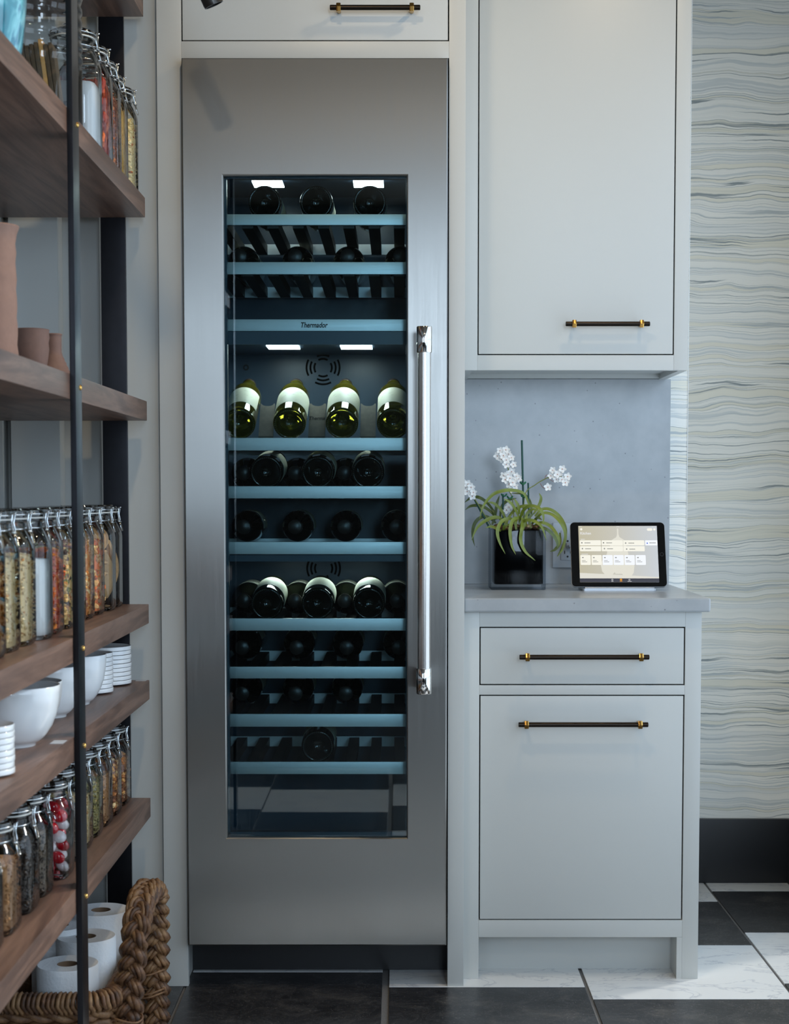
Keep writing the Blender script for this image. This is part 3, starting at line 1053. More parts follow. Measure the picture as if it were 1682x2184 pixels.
# lights inside
def fridge_led(cx, cy, z, w, d, power):
    B('led_panel', LEDM, wf, cx - w / 2, cx + w / 2, cy - d / 2, cy + d / 2, z - 0.004, z - 0.0005)
    ld = bpy.data.lights.new('fridge_lamp', 'AREA')
    ld.shape = 'RECTANGLE'
    ld.size, ld.size_y = w, d
    ld.energy = power
    ld.color = (1.0, 0.97, 0.88)
    lo = bpy.data.objects.new('fridge_lamp', ld)
    lo.location = (cx - ORG[wf].x, cy - ORG[wf].y, z - 0.006 - ORG[wf].z)
    lo.parent = wf
    COL.objects.link(lo)


fridge_led(-0.312, 0.222, IZ1 - 0.013, 0.072, 0.080, 0.40)
fridge_led(-0.072, 0.222, IZ1 - 0.013, 0.072, 0.080, 0.40)
fridge_led(-0.278, 0.230, 1.4855, 0.076, 0.095, 0.75)
fridge_led(-0.102, 0.230, 1.4855, 0.076, 0.095, 0.75)
fridge_led(-0.278, 0.190, 0.9735, 0.076, 0.030, 0.24)
fridge_led(-0.102, 0.190, 0.9735, 0.076, 0.030, 0.24)
B('divider_panel', LINER, wf, IX0, IX1, 0.016, IYB, 1.4858, 1.4995)
B('divider_trim', LINER, wf, IX0, IX1, 0.004, 0.016, 1.4700, 1.4995)
B('lower_divider', LINER, wf, IX0, IX1, 0.016, IYB, 0.9750, 0.9900)
RAILS = [(1.7384, 1.7626), (1.6280, 1.6554), (1.5002, 1.5266), (1.2292, 1.2580), (1.1201, 1.1479), (0.9923, 1.0203), (0.8165, 0.8446),
         (0.7060, 0.7331), (0.5940, 0.6234), (0.4837, 0.5122)]
first_rack = None
for i, (z0, z1) in enumerate(RAILS):
    if i == 3:
        continue
    rko = B('wine_rack', ALU, wf, IX0 + 0.003, IX1 - 0.003, 0.0, 0.012, z0, z1, 0.0008)
    B('side_runner', DARKSLAT, rko, IX0 + 0.004, IX0 + 0.016, 0.012, 0.46, z1 - 0.026, z1 - 0.006)
    B('side_runner', DARKSLAT, rko, IX1 - 0.016, IX1 - 0.004, 0.012, 0.46, z1 - 0.026, z1 - 0.006)
    B('back_bar', ALU, rko, IX0 + 0.016, IX1 - 0.016, 0.440, 0.452, z1 - 0.030, z1 - 0.004)
    for k in range(8):
        xs = -0.401 + k * 0.0575
        if i in (2, 5):
            continue
        B('slat', DARKSLAT, rko, xs - 0.0125, xs + 0.0125, 0.012, 0.440, z1 - 0.0300, z1 - 0.0065)
# display shelf with a tilted oak board
z0, z1 = RAILS[3]
rko = B('wine_rack', LINER, wf, IX0 + 0.004, IX1 - 0.004, 0.30, 0.46, z1 - 0.016, z1 - 0.006)
B('front_rail', ALU, rko, IX0 + 0.003, IX1 - 0.003, 0.0, 0.012, z0, z1, 0.0008)
B('shelf_lip', ALU, rko, IX0 + 0.004, IX1 - 0.004, 0.012, 0.075, z1 - 0.010, z1 - 0.004)
B('back_bar', ALU, rko, IX0 + 0.016, IX1 - 0.016, 0.440, 0.452, z1 - 0.030, z1 - 0.004)
for k in range(8):
    xs = -0.401 + k * 0.0575
    B('slat', DARKSLAT, rko, xs - 0.0125, xs + 0.0125, 0.075, 0.300, z1 - 0.0170, z1 - 0.0105)
TIL = math.radians(21)
MT = Matrix.Translation((0, 0.082, 1.2640)) @ Matrix.Rotation(math.radians(50), 4, 'X')
cuts = [-0.368, -0.252, -0.131, -0.013]
edges_ = [IX0 + 0.006]
for c in cuts:
    edges_ += [c - 0.041, c + 0.041]
edges_.append(IX1 - 0.006)
for q in range(0, len(edges_), 2):       # one oak tongue in each gap between the bottles
    x0_, x1_ = edges_[q], edges_[q + 1]
    if x1_ - x0_ < 0.012:
        continue
    mx_ = (x0_ + x1_) / 2
    poly = [(x0_, 0.0), (x1_, 0.0), (x1_, 0.104)]
    for k in range(9):
        a = PI * k / 8
        poly.append((mx_ + 0.0145 * math.cos(a), 0.104 - 0.008 * math.sin(a)))
    poly.append((x0_, 0.104))
    MB().prism(poly, 'z', -0.008, 0.0).xform(MT).build('oak_board', BOARD, rko)
text_mesh('printed_name', 'Therma', 0.0150, INK, rko, MT @ Matrix.Translation((-0.2120, 0.052, 0.0001)), shear=0.25, offset=0.0003, extrude=0.0003, sx=0.80)
# name on the divider rail
text_mesh('printed_name', 'Thermador', 0.0165, INK, wf, Matrix.Translation((-0.2240, -0.0002, 1.5082)) @ FRONT, shear=0.25, offset=0.0004, extrude=0.0003, sx=0.80)

# ------------------------------------------------------------------ wine bottles
BPROF = [(0, .030), (.010, .029), (.018, .022), (.025, .010), (.0305, .002), (.0335, 0), (.0362, .0012), (.0376, .005), (.038, .009), (.038, .186),
         (.0372, .198), (.0345, .211), (.029, .224), (.022, .236), (.0170, .247), (.0150, .258), (.0143, .288), (.0165, .2885), (.0165, .297), (.0150, .299), (0, .299)]


def make_bottle(glass):
    t = thing('wine_bottle', 'dark wine bottle', 'bottle', (0, 0, 0))
    bo = MB().lathe(BPROF, 36).build('glass_body', glass, t, smooth=60, world=False)
    lab = MB()
    n = 26
    vs, fs = [], []
    for k in range(n + 1):
        a = -PI / 2 - 1.75 + 3.5 * k / n
        for r in (0.03815, 0.03845):
            for z in (0.052, 0.160):
                vs.append((r * math.cos(a), r * math.sin(a), z))
    for k in range(n):
        q, p = k * 4, (k + 1) * 4
        fs += [(q + 2, p + 2, p + 3, q + 3), (q, q + 1, p + 1, p), (q, p, p + 2, q + 2), (q + 1, q + 3, p + 3, p + 1)]
    lab.add(vs, fs).build('label', WLABEL, t, smooth=40, world=False)
    st = MB()
    for k in range(44):
        a = 2 * PI * k / 44
        st.add([Vector((0.0335 * math.cos(a) + dx, 0.0335 * math.sin(a) + dy, dz)) for dx, dy, dz in
                ((.0007, 0, 0), (0, .0007, 0), (-.0007, 0, 0), (0, -.0007, 0), (0, 0, -.0008))],
               [(0, 1, 4), (1, 2, 4), (2, 3, 4), (3, 0, 4)])
    st.build('base_stippling', STIP, t, world=False)
    MB().lathe([(0.0167, .2890), (0.0172, .2895), (0.0172, .2985), (.0150, .3001), (0, .3001)], 24).build('cork_end', plain('bottle_capsule', lin(46, 38, 34), 0.3) if 'bottle_capsule' not in MATS else MATS['bottle_capsule'], t, smooth=50, world=False)
    return t


protoA, protoB = make_bottle(BOTTLE), make_bottle(BOTTLEL)
used = set()


def bottle(x, y, z, rx, label, group, proto=None, spin=0.0):
    pr = proto or protoA
    if pr in used:
        o = copy_tree(pr)
    else:
        used.add(pr)
        o = pr
    o.location = (x, y, z)
    o.rotation_euler = (Matrix.Rotation(rx, 4, 'X') @ Matrix.Rotation(spin, 4, 'Z')).to_euler()
    o['label'] = label
    o['group'] = group
    return o


BASEF, NECKF = -PI / 2, PI / 2
ordn = {3: ['leftmost', 'middle', 'rightmost'], 4: ['leftmost', 'second', 'third', 'rightmost'], 2: ['left', 'right']}


def row(xs, zc, kind, rack, lab, proto=None, y=None, spins=None, tilt=0.0):
    for k, x in enumerate(xs):
        w = 'only' if len(xs) == 1 else ordn[len(xs)][k] if len(xs) in ordn else 'number'
        yy = y if y is not None else (0.026 if kind == BASEF else 0.432)
        bottle(x, yy, zc, kind + tilt, '%s %s on the %s' % (w, lab, rack), 'bottles on the ' + rack, proto, (spins[k] if spins else 0.0) + (0 if kind == BASEF else PI))


R = 0.0383
row([-0.306, -0.188, -0.066], RAILS[0][1] - 0.0065 + R, BASEF, 'topmost wine rack', 'wine bottle lying base-out', spins=[3.0, 2.8, 3.2])
row([-0.373, -0.243, -0.120, 0.004], RAILS[1][1] - 0.0065 + R, NECKF, 'second wine rack from the top', 'wine bottle lying neck-out')
for k, x in enumerate([-0.3680, -0.2520, -0.1310, -0.0130]):
    bottle(x, 0.038, 1.2905, -PI / 2 + TIL, '%s tilted wine bottle with cream label on the lit display shelf' % ordn[4][k], 'tilted bottles on the display shelf', protoB, (-0.55, -0.1, 0.1, 0.5)[k])
row([-0.305, -0.186, -0.071], RAILS[4][1] - 0.0065 + R, BASEF, 'rack just under the display shelf', 'labelled wine bottle lying base-out', spins=[0.75, 0.55, 0.35], tilt=0.10)
row([-0.368, -0.2455, -0.1285], RAILS[4][1] - 0.0065 + R, NECKF, 'rack just under the display shelf', 'wine bottle lying neck-out')
row([-0.368, -0.2455, -0.1285, -0.005], RAILS[5][1] - 0.0065 + R, NECKF, 'dim rack above the lower fan grille', 'wine bottle lying neck-out')
row([-0.305, -0.188, -0.069], RAILS[6][1] - 0.0065 + R, BASEF, 'rack under the lower fan grille', 'labelled wine bottle lying base-out', spins=[0.15, 0.0, 0.0], tilt=0.10)
row([-0.368, -0.2465, -0.1285, -0.004], RAILS[6][1] - 0.0065 + R, NECKF, 'rack under the lower fan grille', 'dark wine bottle lying neck-out')
row([-0.373, -0.243, -0.124, 0.000], RAILS[7][1] - 0.0065 + R, NECKF, 'third wine rack from the bottom', 'wine bottle lying neck-out', spins=[0.4, 0.4, 0.1, 0.2])
row([-0.373, -0.246, -0.126], RAILS[8][1] - 0.0065 + R, NECKF, 'second wine rack from the bottom', 'dim wine bottle lying neck-out')
row([-0.1885], RAILS[9][1] - 0.0065 + R, BASEF, 'lowest wine rack', 'wine bottle lying base-out', spins=[0.5], tilt=0.06)

# ------------------------------------------------------------------ shelving unit
SX0, SX1, SY0, SY1 = -0.945, -0.560, -2.05, -0.096
su = thing('shelving_unit', 'tall open shelving unit of thick walnut boards on black steel posts', 'shelving', (-0.75, -1.0, 0))
TH = 0.0430
SH = {'s0': 2.2180, 's1': 1.7830, 's2': 1.3360, 's3': 0.8840, 's4': 0.7130, 's5': 0.4460}
for k, zt in SH.items():
    B('shelf_board', WALNUT, su, SX0, SX1, SY0, SY1, zt - TH, zt, 0.0012)
PZ = 2.60
for (x0, x1, y0, y1) in ((SX1, SX1 + 0.010, -0.985, -0.929), (SX0 - 0.010, SX0, -0.985, -0.929), (-0.6590, -0.6040, SY1, SY1 + 0.010),
                         (SX0 - 0.022, SX0 + 0.033, SY1, SY1 + 0.010), (SX1, SX1 + 0.010, -2.00, -1.944), (SX0 - 0.010, SX0, -2.00, -1.944)):
    B('post', BLKSTEEL, su, x0, x1, y0, y1, 0.0, PZ, 0.0008)
for zt in SH.values():
    MB().lathe([(0, 0.0035), (0.0022, 0.0031), (0.0042, 0.0018), (0.0048, 0)], 16, Matrix.Translation((SX1 + 0.010, -0.944, zt - TH / 2)) @ Matrix.Rotation(PI / 2, 4, 'Y')).build('brass_screw', BRASS, su, smooth=True)

# ------------------------------------------------------------------ jars
def make_jar(W, HB, kind):
    """square clip-top jar; W half width, HB height up to the rim"""
    t = thing('clip_top_jar', 'clip-top glass jar', 'jar', (0, 0, 0))
    sh = HB - 0.052
    nk = W * 0.76
    MB().lathe([(0, .006), (W * .75, .004, 5), (W * .80, .0005, 5), (W * .93, .0012, 5), (W, .008, 5), (W, sh, 5), (W * .985, sh + .010, 4), (W * .90, sh + .022, 3),
                (nk + .002, sh + .032, 2.2), (nk, sh + .036), (nk, HB - .006), (nk + .003, HB - .004), (nk + .003, HB)], 40).build('glass_body', JARGLASS, t, smooth=50, world=False)
    lid = MB().lathe([(0, HB + .016), (nk * .86, HB + .017), (nk * .9, HB + .0145), (nk + .003, HB + .0135), (nk + .0042, HB + .010), (nk + .0042, HB + .003), (nk + .002, HB + .0015), (0, HB + .0015)], 40).build('lid', LIDGLASS, t, smooth=40, world=False)
    if kind == 'short':
        MB().lathe([(0, HB + .0178), (nk * .60, HB + .0178), (nk * .60, HB + .0173), (0, HB + .0173)], 28).build('round_label', WHITELAB, lid, world=False)
    MB().lathe([(nk, HB), (nk + .0042, HB - .0004), (nk + .0048, HB + .0008), (nk + .0042, HB + .002), (nk, HB + .0018)], 32).build('gasket', GASKET, t, smooth=True, world=False)
    w = MB()
    rr = 0.00125
    for z, r in ((HB - .016, nk + .0018), (HB + .0075, nk + .0056)):
        w.tube([(r * math.cos(2 * PI * k / 32), r * math.sin(2 * PI * k / 32), z) for k in range(32)], rr, 6, closed=True)
    for s in (1,):
        r1 = nk + .0062
        for dy in (-.009, .009):
            w.tube([(s * r1, dy, HB + .010), (s * (r1 + .003), dy, HB + .008), (s * (r1 + .001), dy * .9, HB - .004), (s * (r1 + .0035), dy * .8, HB - .016), (s * (r1 + .002), dy * .6, HB - .021),
                    (s * (r1 - .001), dy * .5, HB - .014)], rr, 6)
        w.tube([(s * (r1 + .002), -.009, HB - .019), (s * (r1 + .007), 0, HB - .020), (s * (r1 + .002), .009, HB - .019)], rr, 6)
        w.tube([(s * (r1 + .001), 0, HB + .010), (s * (r1 + .007), 0, HB + .0115)], rr * 1.2, 6)
        w.tube([(s * (r1 + .004), -.006, HB - .020), (s * (W + .003), -.006, HB - .040), (s * (W + .003), .006, HB - .040), (s * (r1 + .004), .006, HB - .020)], rr, 6)
    w.build('wire_bail', WIRE, t, smooth=True, world=False)
    return t


jt = make_jar(0.0505, 0.206, 'tall')
MB().box(-.018, .018, -.0513, -.0509, .040, .080).build('sticker', STICKER, jt, world=False)
js = make_jar(0.0480, 0.160, 'short')


def contents(kind, W, top, jar, label):
    """what a jar is filled with: one uncountable filling, pieces as real geometry"""
    m = MB()
    core = {'flour': .97}.get(kind, .90)
    ww = W * .955
    # core column
    prof = [(0, .0075)]
    for k in range(9):
        z = .0078 + (top - .0078) * k / 8
        prof.append((ww * core * (1 if z < top - .004 else .96), z, 5))
    prof.append((0, top + .003))
    m.lathe(prof, 24)
    size = {'oats': .0042, 'granola': .0050, 'flour': 0, 'apricot': .010, 'trail': .0072, 'beans': .0066, 'walnut': .0090, 'snack': .0085, 'pepita': .0052, 'nuts': .0075,
            'black': .0042, 'chia': .0032, 'chili': .010, 'russet': .006, 'pasta': .006, 'flakes': .0055, 'brown': .003}[kind]
    shape = {'oats': (1, 1, .45), 'pepita': (1.3, .75, .35), 'walnut': (1, .8, .6), 'chili': (.5, .5, 1.6), 'pasta': (.4, .4, 2.2), 'flakes': (1, 1, .4), 'apricot': (1, 1, .4)}.get(kind, (1, .85, .75))
    if size:
        n = int(min(420, 4 * 2 * ww * (top - .01) / (size * size) * .42))
        for _ in range(n):
            s_ = random.choice((0, 0, 1, 2, 3, 3))        # more on the sides that show
            a = random.uniform(-1, 1) * ww * .93
            d = ww * random.uniform(.86, .93) - size * .25
            p = [(d, a), (a, d), (-d, a), (a, -d)][s_]
            z = random.uniform(.010, top)
            rot = Matrix.Rotation(random.uniform(0, 6.3), 4, 'Z') @ Matrix.Rotation(random.uniform(-1.4, 1.4), 4, 'X') @ Matrix.Rotation(random.uniform(0, 6), 4, 'Z')
            if shape[2] > 1.2:
                rot = Matrix.Rotation(random.uniform(-.22, .22), 4, 'X') @ Matrix.Rotation(random.uniform(-.22, .22), 4, 'Y')
                z = random.uniform(.010 + size * shape[2], top - size * shape[2] * .4)
            lim = ww - size * .55
            m.blob((max(-lim, min(lim, p[0])), max(-lim, min(lim, p[1])), z), size * random.uniform(.7, 1.05), shape, rot, 1, .08)
        for _ in range(int(60 * (.006 / max(size, .004)))):
            r, a = ww * .8 * math.sqrt(random.random()), random.uniform(0, 6.3)
            rot = Matrix.Rotation(random.uniform(0, 6.3), 4, 'Z') @ Matrix.Rotation(random.uniform(-.6, .6), 4, 'X')
            if shape[2] > 1.2:
                continue
            m.blob((r * math.cos(a), r * math.sin(a), top + size * .2), size * random.uniform(.7, 1.05), shape, rot, 1, .08)
    o = m.build(kind_name[kind], FOOD[kind], None, smooth=(True if kind == 'flour' else False))
    o.location = jar.location
    o.rotation_euler = jar.rotation_euler
    tag(o, label, 'food', None, 'stuff')
    return o


kind_name = {'oats': 'rolled_oats', 'granola': 'granola', 'flour': 'flour', 'apricot': 'dried_apricots', 'trail': 'trail_mix', 'beans': 'bean_mix', 'walnut': 'walnut_pieces',
             'snack': 'vegetable_crisps', 'pepita': 'pumpkin_seeds', 'nuts': 'candied_nuts', 'black': 'black_beans', 'chia': 'dark_seeds', 'chili': 'dried_chillies', 'russet': 'russet_leaves',
             'pasta': 'dried_pasta', 'flakes': 'cream_flakes', 'brown': 'brown_sugar'}
jar_used = set()


def jar(proto, x, y, z, label, group, rz=0.0):
    if proto in jar_used:
        o = copy_tree(proto)
    else:
        jar_used.add(proto)
        o = proto
    o.location = (x, y, z)
    o.rotation_euler = (0, 0, rz)
    o['label'] = label
    o['group'] = group
    return o


def biscuits(j, kind):
    """separate biscuits standing in a jar"""
    x, y, z = j.location
    if kind == 'cookie':
        spec = [(0, 0, .012 + .0125 * k, 'flat') for k in range(5)] + [(.012, .0, .080 + .0115 * k, 'flat2') for k in range(4)] + [(-.010, -.012, .140, 'up'), (.014, .006, .148, 'up')]
        low = ['lowest', 'second', 'third', 'fourth', 'fifth']
        for i, (dx, dy, dz, w) in enumerate(spec):
            m = MB().lathe([(0, 0), (.028, 0), (.031, .003), (.030, .007), (.024, .009), (0, .0095)], 20)
            if w == 'up':
                m.xform(Matrix.Rotation(1.25 if dx > 0 else -1.2, 4, 'X'))
            elif w == 'flat2':
                m.xform(Matrix.Rotation(.22 * (1 if i % 2 else -1), 4, 'Y'))
            o = m.build('oat_cookie', BISCUIT, None, smooth=50)
            o.location = (x + dx * .6, y + dy, z + dz)
            nm = ('round cookie %s from the bottom in the cookie jar' % low[i]) if w == 'flat' else ('round tilted cookie, %s of the upper pile in the cookie jar' % low[i - 5] if w == 'flat2' else 'round cookie standing upright %s in the cookie jar' % ('behind' if dx > 0 else 'in front'))
            tag(o, nm, 'cookie', 'cookies in the jar')
    elif kind == 'biscotti':
        wds = ['front right', 'right middle', 'back right', 'front left', 'left middle', 'back left', 'front centre', 'very centre', 'back centre']
        for i, (dx, dy) in enumerate(((.026, -.030), (.028, -.002), (.026, .026), (-.026, -.030), (-.026, -.002), (-.026, .026), (0, -.031), (0, -.003), (0, .026))):
            m = MB()
            n = 10
            poly = [(-.012 + .026 * math.sin(PI * k / n), .128 * k / n) for k in range(n + 1)] + [(-.012, .122), (-.013, .06), (-.012, .004)]
            m.prism(poly, 'y', -.0060, .0060)
            o = m.build('biscotti', BISCUIT, None)
            o.location = (x + dx, y + dy, z + .009 + (i % 3) * .008)
            o.rotation_euler = (.06 * (i % 3 - 1), .05 * (i % 2), (0.5, -0.4, 0.3)[i % 3])
            tag(o, 'long toasted biscotti standing at the %s of the farthest jar' % wds[i], 'biscuit', 'biscotti in the jar')
    elif kind == 'candy':
        pts = []
        n = 0
        for lvl in range(7):
            for q in range(5):
                a = q * 2 * PI / 5 + lvl * .7
                r = .0305
                n += 1
                red = (n % 5) in (0, 2, 3)
                m = MB().blob((0, 0, 0), .0135, (1, 1, .72), None, 2)
                o = m.build('boiled_sweet', CANDYR if red else CANDYW, None, smooth=True)
                o.location = (x + r * math.cos(a), y + r * math.sin(a), z + .0165 + lvl * .0185)
                o.rotation_euler = (random.uniform(-.9, .9), random.uniform(-.9, .9), 0)
                tag(o, 'round %s sweet piled inside the sweet jar' % ('red' if red else 'white'), 'sweet', 'red sweets in the jar' if red else 'white sweets in the jar')


# upper jars on the second visible board (seen from below), from the far end towards the camera
G1 = 'clip-top jars on the upper board'
z = SH['s1'] + 0.0002
for k, (kd, top, lb, dx) in enumerate((('flakes', .150, 'cream cereal flakes', .0), ('pasta', .150, 'yellow dried pasta', -.004), ('russet', .148, 'russet dried leaves', 0), ('chili', .150, 'dried red chillies', .002), ('flour', .120, 'white flour', 0))):
    j = jar(jt, SX1 - 0.0575 + dx, -0.165 - k * 0.1135, z, 'clip-top jar of %s on the upper walnut board' % lb, G1)
    contents(kd, .0505, top, j, lb + ' filling a jar on the upper walnut board')
# big ribbed jar of crackers
cj = thing('cracker_jar', 'large rippled glass canister holding crackers beside the turquoise vase', 'jar', (-0.6400, -0.800, z))
m = MB()
pr = [(0, .004), (.068, .002), (.072, .006)]
for k in range(40):
    zz = .010 + k * .0065
    pr.append((.0725 + (.0022 * math.sin(k * 1.9) if k > 15 else 0), zz))
pr += [(.066, .275), (.060, .282), (.060, .292)]
m.lathe(pr, 48).build('glass_body', JARGLASS, cj, smooth=True, world=False)
MB().lathe([(0, .312), (.012, .311), (.016, .303), (.05, .298), (.063, .294), (.063, .292), (0, .292)], 32).build('lid', LIDGLASS, cj, smooth=50, world=False)
for k in range(9):
    lt = k in (6,)
    o = MB().box(-.0038, .0038, -.026, .026, 0, .132 + (0.012 if lt else 0) + .003 * (k % 3), .0015).build('rye_cracker', CRACKL if lt else CRACKER, None)
    o.location = (-0.668 + k * .0085, -0.812, z + .008)
    o.rotation_euler = (0, -.13, .05)
    tag(o, ('pale golden cracker leaning among dark ones in the rippled canister' if lt else '%s dark rye cracker from the left in the rippled canister' % ['first', 'second', 'third', 'fourth', 'fifth', 'sixth', '', 'seventh', 'eighth'][k]), 'cracker', 'crackers in the canister')
# turquoise vase
tv = MB()
pr = [(0, .006), (.04, .003), (.048, .004)]
for k in range(24):
    f = k / 23
    pr.append((.050 + .016 * math.sin(f * PI * .8), .006 + .26 * f))
pr += [(.058, .266), (.050, .262), (.050, .02), (0, .015)]
tv.lathe(pr, 40)
o = tv.build('glass_vase', SWIRL, None, smooth=True)
o.location = (-0.652, -1.165, z)
tag(o, 'turquoise swirled art glass vase on the upper walnut board', 'vase')

# second board: stoneware
z = SH['s2'] + 0.0002


def lathe_thing(name, prof, mat, loc, label, cat, group=None, n=40, squash=None):
    o = MB().lathe(prof, n).build(name, mat, None, smooth=55)
    o.location = loc
    return tag(o, label, cat, group)


pr = [(0, .003), (.038, .0), (.0405, .003)]
for k in range(14):
    f = k / 13
    pr.append((.042 + .001 * math.sin(k * 2.2) - .002 * f, .006 + .19 * f))
pr += [(.0425, .212), (.0465, .222), (.0455, .2235), (.041, .214), (.037, .20), (.037, .01), (0, .008)]
lathe_thing('clay_vase', pr, TERRA, (-0.6545, -1.145, z), 'tall pale terracotta vase with flared rim', 'vase')
lathe_thing('clay_cup', [(0, .002), (.022, 0), (.028, .006), (.034, .03), (.034, .05), (.030, .066), (.027, .066), (.030, .05), (.030, .03), (0, .01)], TERRA, (-0.690, -0.955, z), 'small pale clay cup mostly hidden behind the tall vase', 'cup')
lathe_thing('clay_beaker', [(0, .002), (.022, 0), (.024, .004), (.029, .03), (.0325, .055), (.0315, .068), (.033, .076), (.0325, .088), (.0335, .091), (.031, .092), (.030, .07), (.02, .01), (0, .008)], TERRAD, (-0.6650, -0.800, z), 'brown stoneware beaker with dented sides', 'cup')
pr = [(0, .002), (.034, 0)]
for k in range(22):
    f = k / 21
    r = .0335 if f < .12 else .0335 - .0195 * min(1, (f - .12) / .5)
    pr.append((r + (.0009 if k % 2 else 0) * (1 if f < .62 else .2), .002 + .088 * f))
pr += [(.0155, .0925), (.0145, .094), (.012, .092), (.011, .05), (0, .02)]
lathe_thing('clay_bottle', pr, TERRAD, (-0.6455, -0.690, z), 'small ribbed stoneware bottle with a wide base', 'vase')

# third board: clip-top jars
G3 = 'clip-top jars on the middle board'
z = SH['s3'] + 0.0002
seq = [('biscotti', 'long toasted biscotti'), ('cookie', 'round oat cookies'), ('snack', 'orange vegetable crisps'), ('walnut', 'broken walnuts'), ('beans', 'mixed speckled beans'),
       ('trail', 'nut and seed trail mix'), ('apricot', 'dried apricots'), ('flour', 'white flour'), ('oats', 'rolled oats'), ('oats', 'coarse oat flakes'), ('granola', 'golden granola'), ('granola', 'toasted muesli clusters')]
for k, (kd, lb) in enumerate(seq):
    x = -0.6585 + (0.008 if k > 4 else 0) + (.004 if k % 3 == 1 else 0)
    j = jar(jt, x, -0.175 - k * 0.1175, z, 'clip-top jar of %s on the middle walnut board' % lb, G3)
    if kd in ('biscotti', 'cookie'):
        biscuits(j, kd)
    else:
        contents(kd, .0505, {'walnut': .150, 'flour': .140, 'oats': .148, 'granola': .150, 'apricot': .145}.get(kd, .148) - .004 * (k % 2), j, lb + ' filling a jar on the middle walnut board')

# fourth board: crockery
z = SH['s4'] + 0.0002


def plate_mesh(r):
    return [(0, .0035), (r * .52, .003), (r * .56, 0), (r * .60, 0), (r * .66, .0035), (r * .95, .0034), (r, .0040), (r * 1.004, .0075), (r, .0112), (r * .985, .0120), (r * .95, .0112), (r * .66, .0065), (r * .5, .0055), (0, .0058)]


ords = ['lowest', 'second', 'third', 'fourth', 'fifth', 'sixth', 'seventh', 'eighth', 'ninth', 'tenth', 'eleventh', 'twelfth']


def plate_stack(x, y, r, n, where):
    pm = None
    for k in range(n):
        if pm is None:
            o = pm = MB().lathe(plate_mesh(r), 44).build('plate', CERAM, None, smooth=50)
        else:
            o = pm.copy()
            COL.objects.link(o)
        o.location = (x + random.uniform(-.0008, .0008), y, z + k * 0.0092)
        tag(o, 'white plate, %s from the bottom of the %s' % (ords[k], where) if k < n - 1 else 'topmost white plate of the ' + where, 'plate', 'plates in the ' + where)


plate_stack(-0.6470, -0.185, 0.0600, 9, 'wide plate stack at the far end')
plate_stack(-0.6500, -0.345, 0.0500, 9, 'smaller plate stack beside the bowls')
plate_stack(-0.6250, -1.385, 0.0520, 8, 'small plate stack nearest the camera')


def bowl(x, y, r, h, label):
    pr = [(0, .004), (r * .42, .003), (r * .44, 0), (r * .50, 0), (r * .52, .005)]
    for k in range(1, 13):
        f = k / 12
        rr = r * (.52 + .48 * math.sin(f * PI / 2) ** .85)
        if 4 <= k <= 8:
            rr += .0007 * (k % 2)
        pr.append((rr, .005 + (h - .005) * f ** 1.35))
    pr += [(r * .985, h + .0012), (r * .955, h)]
    for k in range(11, -1, -1):
        f = k / 12
        pr.append((r * (.50 + .455 * math.sin(f * PI / 2) ** .85) if k else 0, .009 + (h - .009) * f ** 1.35))
    o = MB().lathe(pr, 48).build('bowl', CERAM, None, smooth=50)
    o.location = (x, y, z)
    tag(o, label, 'bowl', 'white bowls')


bowl(-0.6500, -0.530, .0680, .098, 'white bowl beside the smaller plate stack, partly behind the post')
bowl(-0.6600, -0.720, .0690, .096, 'middle white bowl of the row, left of the post')
bowl(-0.6480, -1.085, .0840, .100, 'largest white bowl nearest the camera')
bowl(-0.6660, -0.905, .0700, .086, 'white bowl tucked just behind the largest bowl')
for lab, (x0, x1, y0, y1) in (('small grey shelf tag at the far corner of the crockery board', (-0.588, -0.565, -0.118, -0.100)), ('small grey shelf tag in front of the largest bowl', (-0.585, -0.563, -1.07, -1.03))):
    tag(B('shelf_tag', plain('shelf_tag_plastic', lin(176, 180, 186), 0.35) if 'shelf_tag_plastic' not in MATS else MATS['shelf_tag_plastic'], None, x0, x1, y0, y1, SH['s4'], SH['s4'] + .0006), lab, 'tag', 'shelf tags')

# fifth board: short jars
G5 = 'low clip-top jars on the lowest board'
z = SH['s5'] + 0.0002
seq5 = [('nuts', 'mixed nuts', 'farthest', .108), ('nuts', 'candied nuts', None, .112), ('brown', 'brown sugar', None, .105), ('pepita', 'green pumpkin seeds', None, .112), ('oats', 'pale oats', None, .1), ('chia', 'grey seeds', None, .1),
        ('candy', 'red and white sweets', None, 0), ('chia', 'dark mixed seeds', None, .112), ('black', 'black beans', None, .116), ('brown', 'pale brown sugar', None, .112), ('chia', 'ground pepper', None, .11)]
ys = [-0.165, -0.282, -0.398, -0.512, -0.626, -0.740, -0.872, -1.010, -1.126, -1.262, -1.385]
for (kd, lb, _, top), y in zip(seq5, ys):
    x = -0.646 + (.010 if kd == 'candy' else 0)
    j = jar(js, x, y, z, 'low clip-top jar of %s with white lid label' % lb, G5)
    if kd == 'candy':
        biscuits(j, 'candy')
    else:
        contents(kd, .0480, top, j, lb + ' filling a low jar on the lowest walnut board')

# ------------------------------------------------------------------ basket with paper towel rolls
bk = thing('woven_basket', 'woven water hyacinth basket with braided handle under the shelves', 'basket', (-0.75, -0.55, 0))
BX0, BX1, BY0, BY1 = -0.955, -0.545, -0.760, -0.300


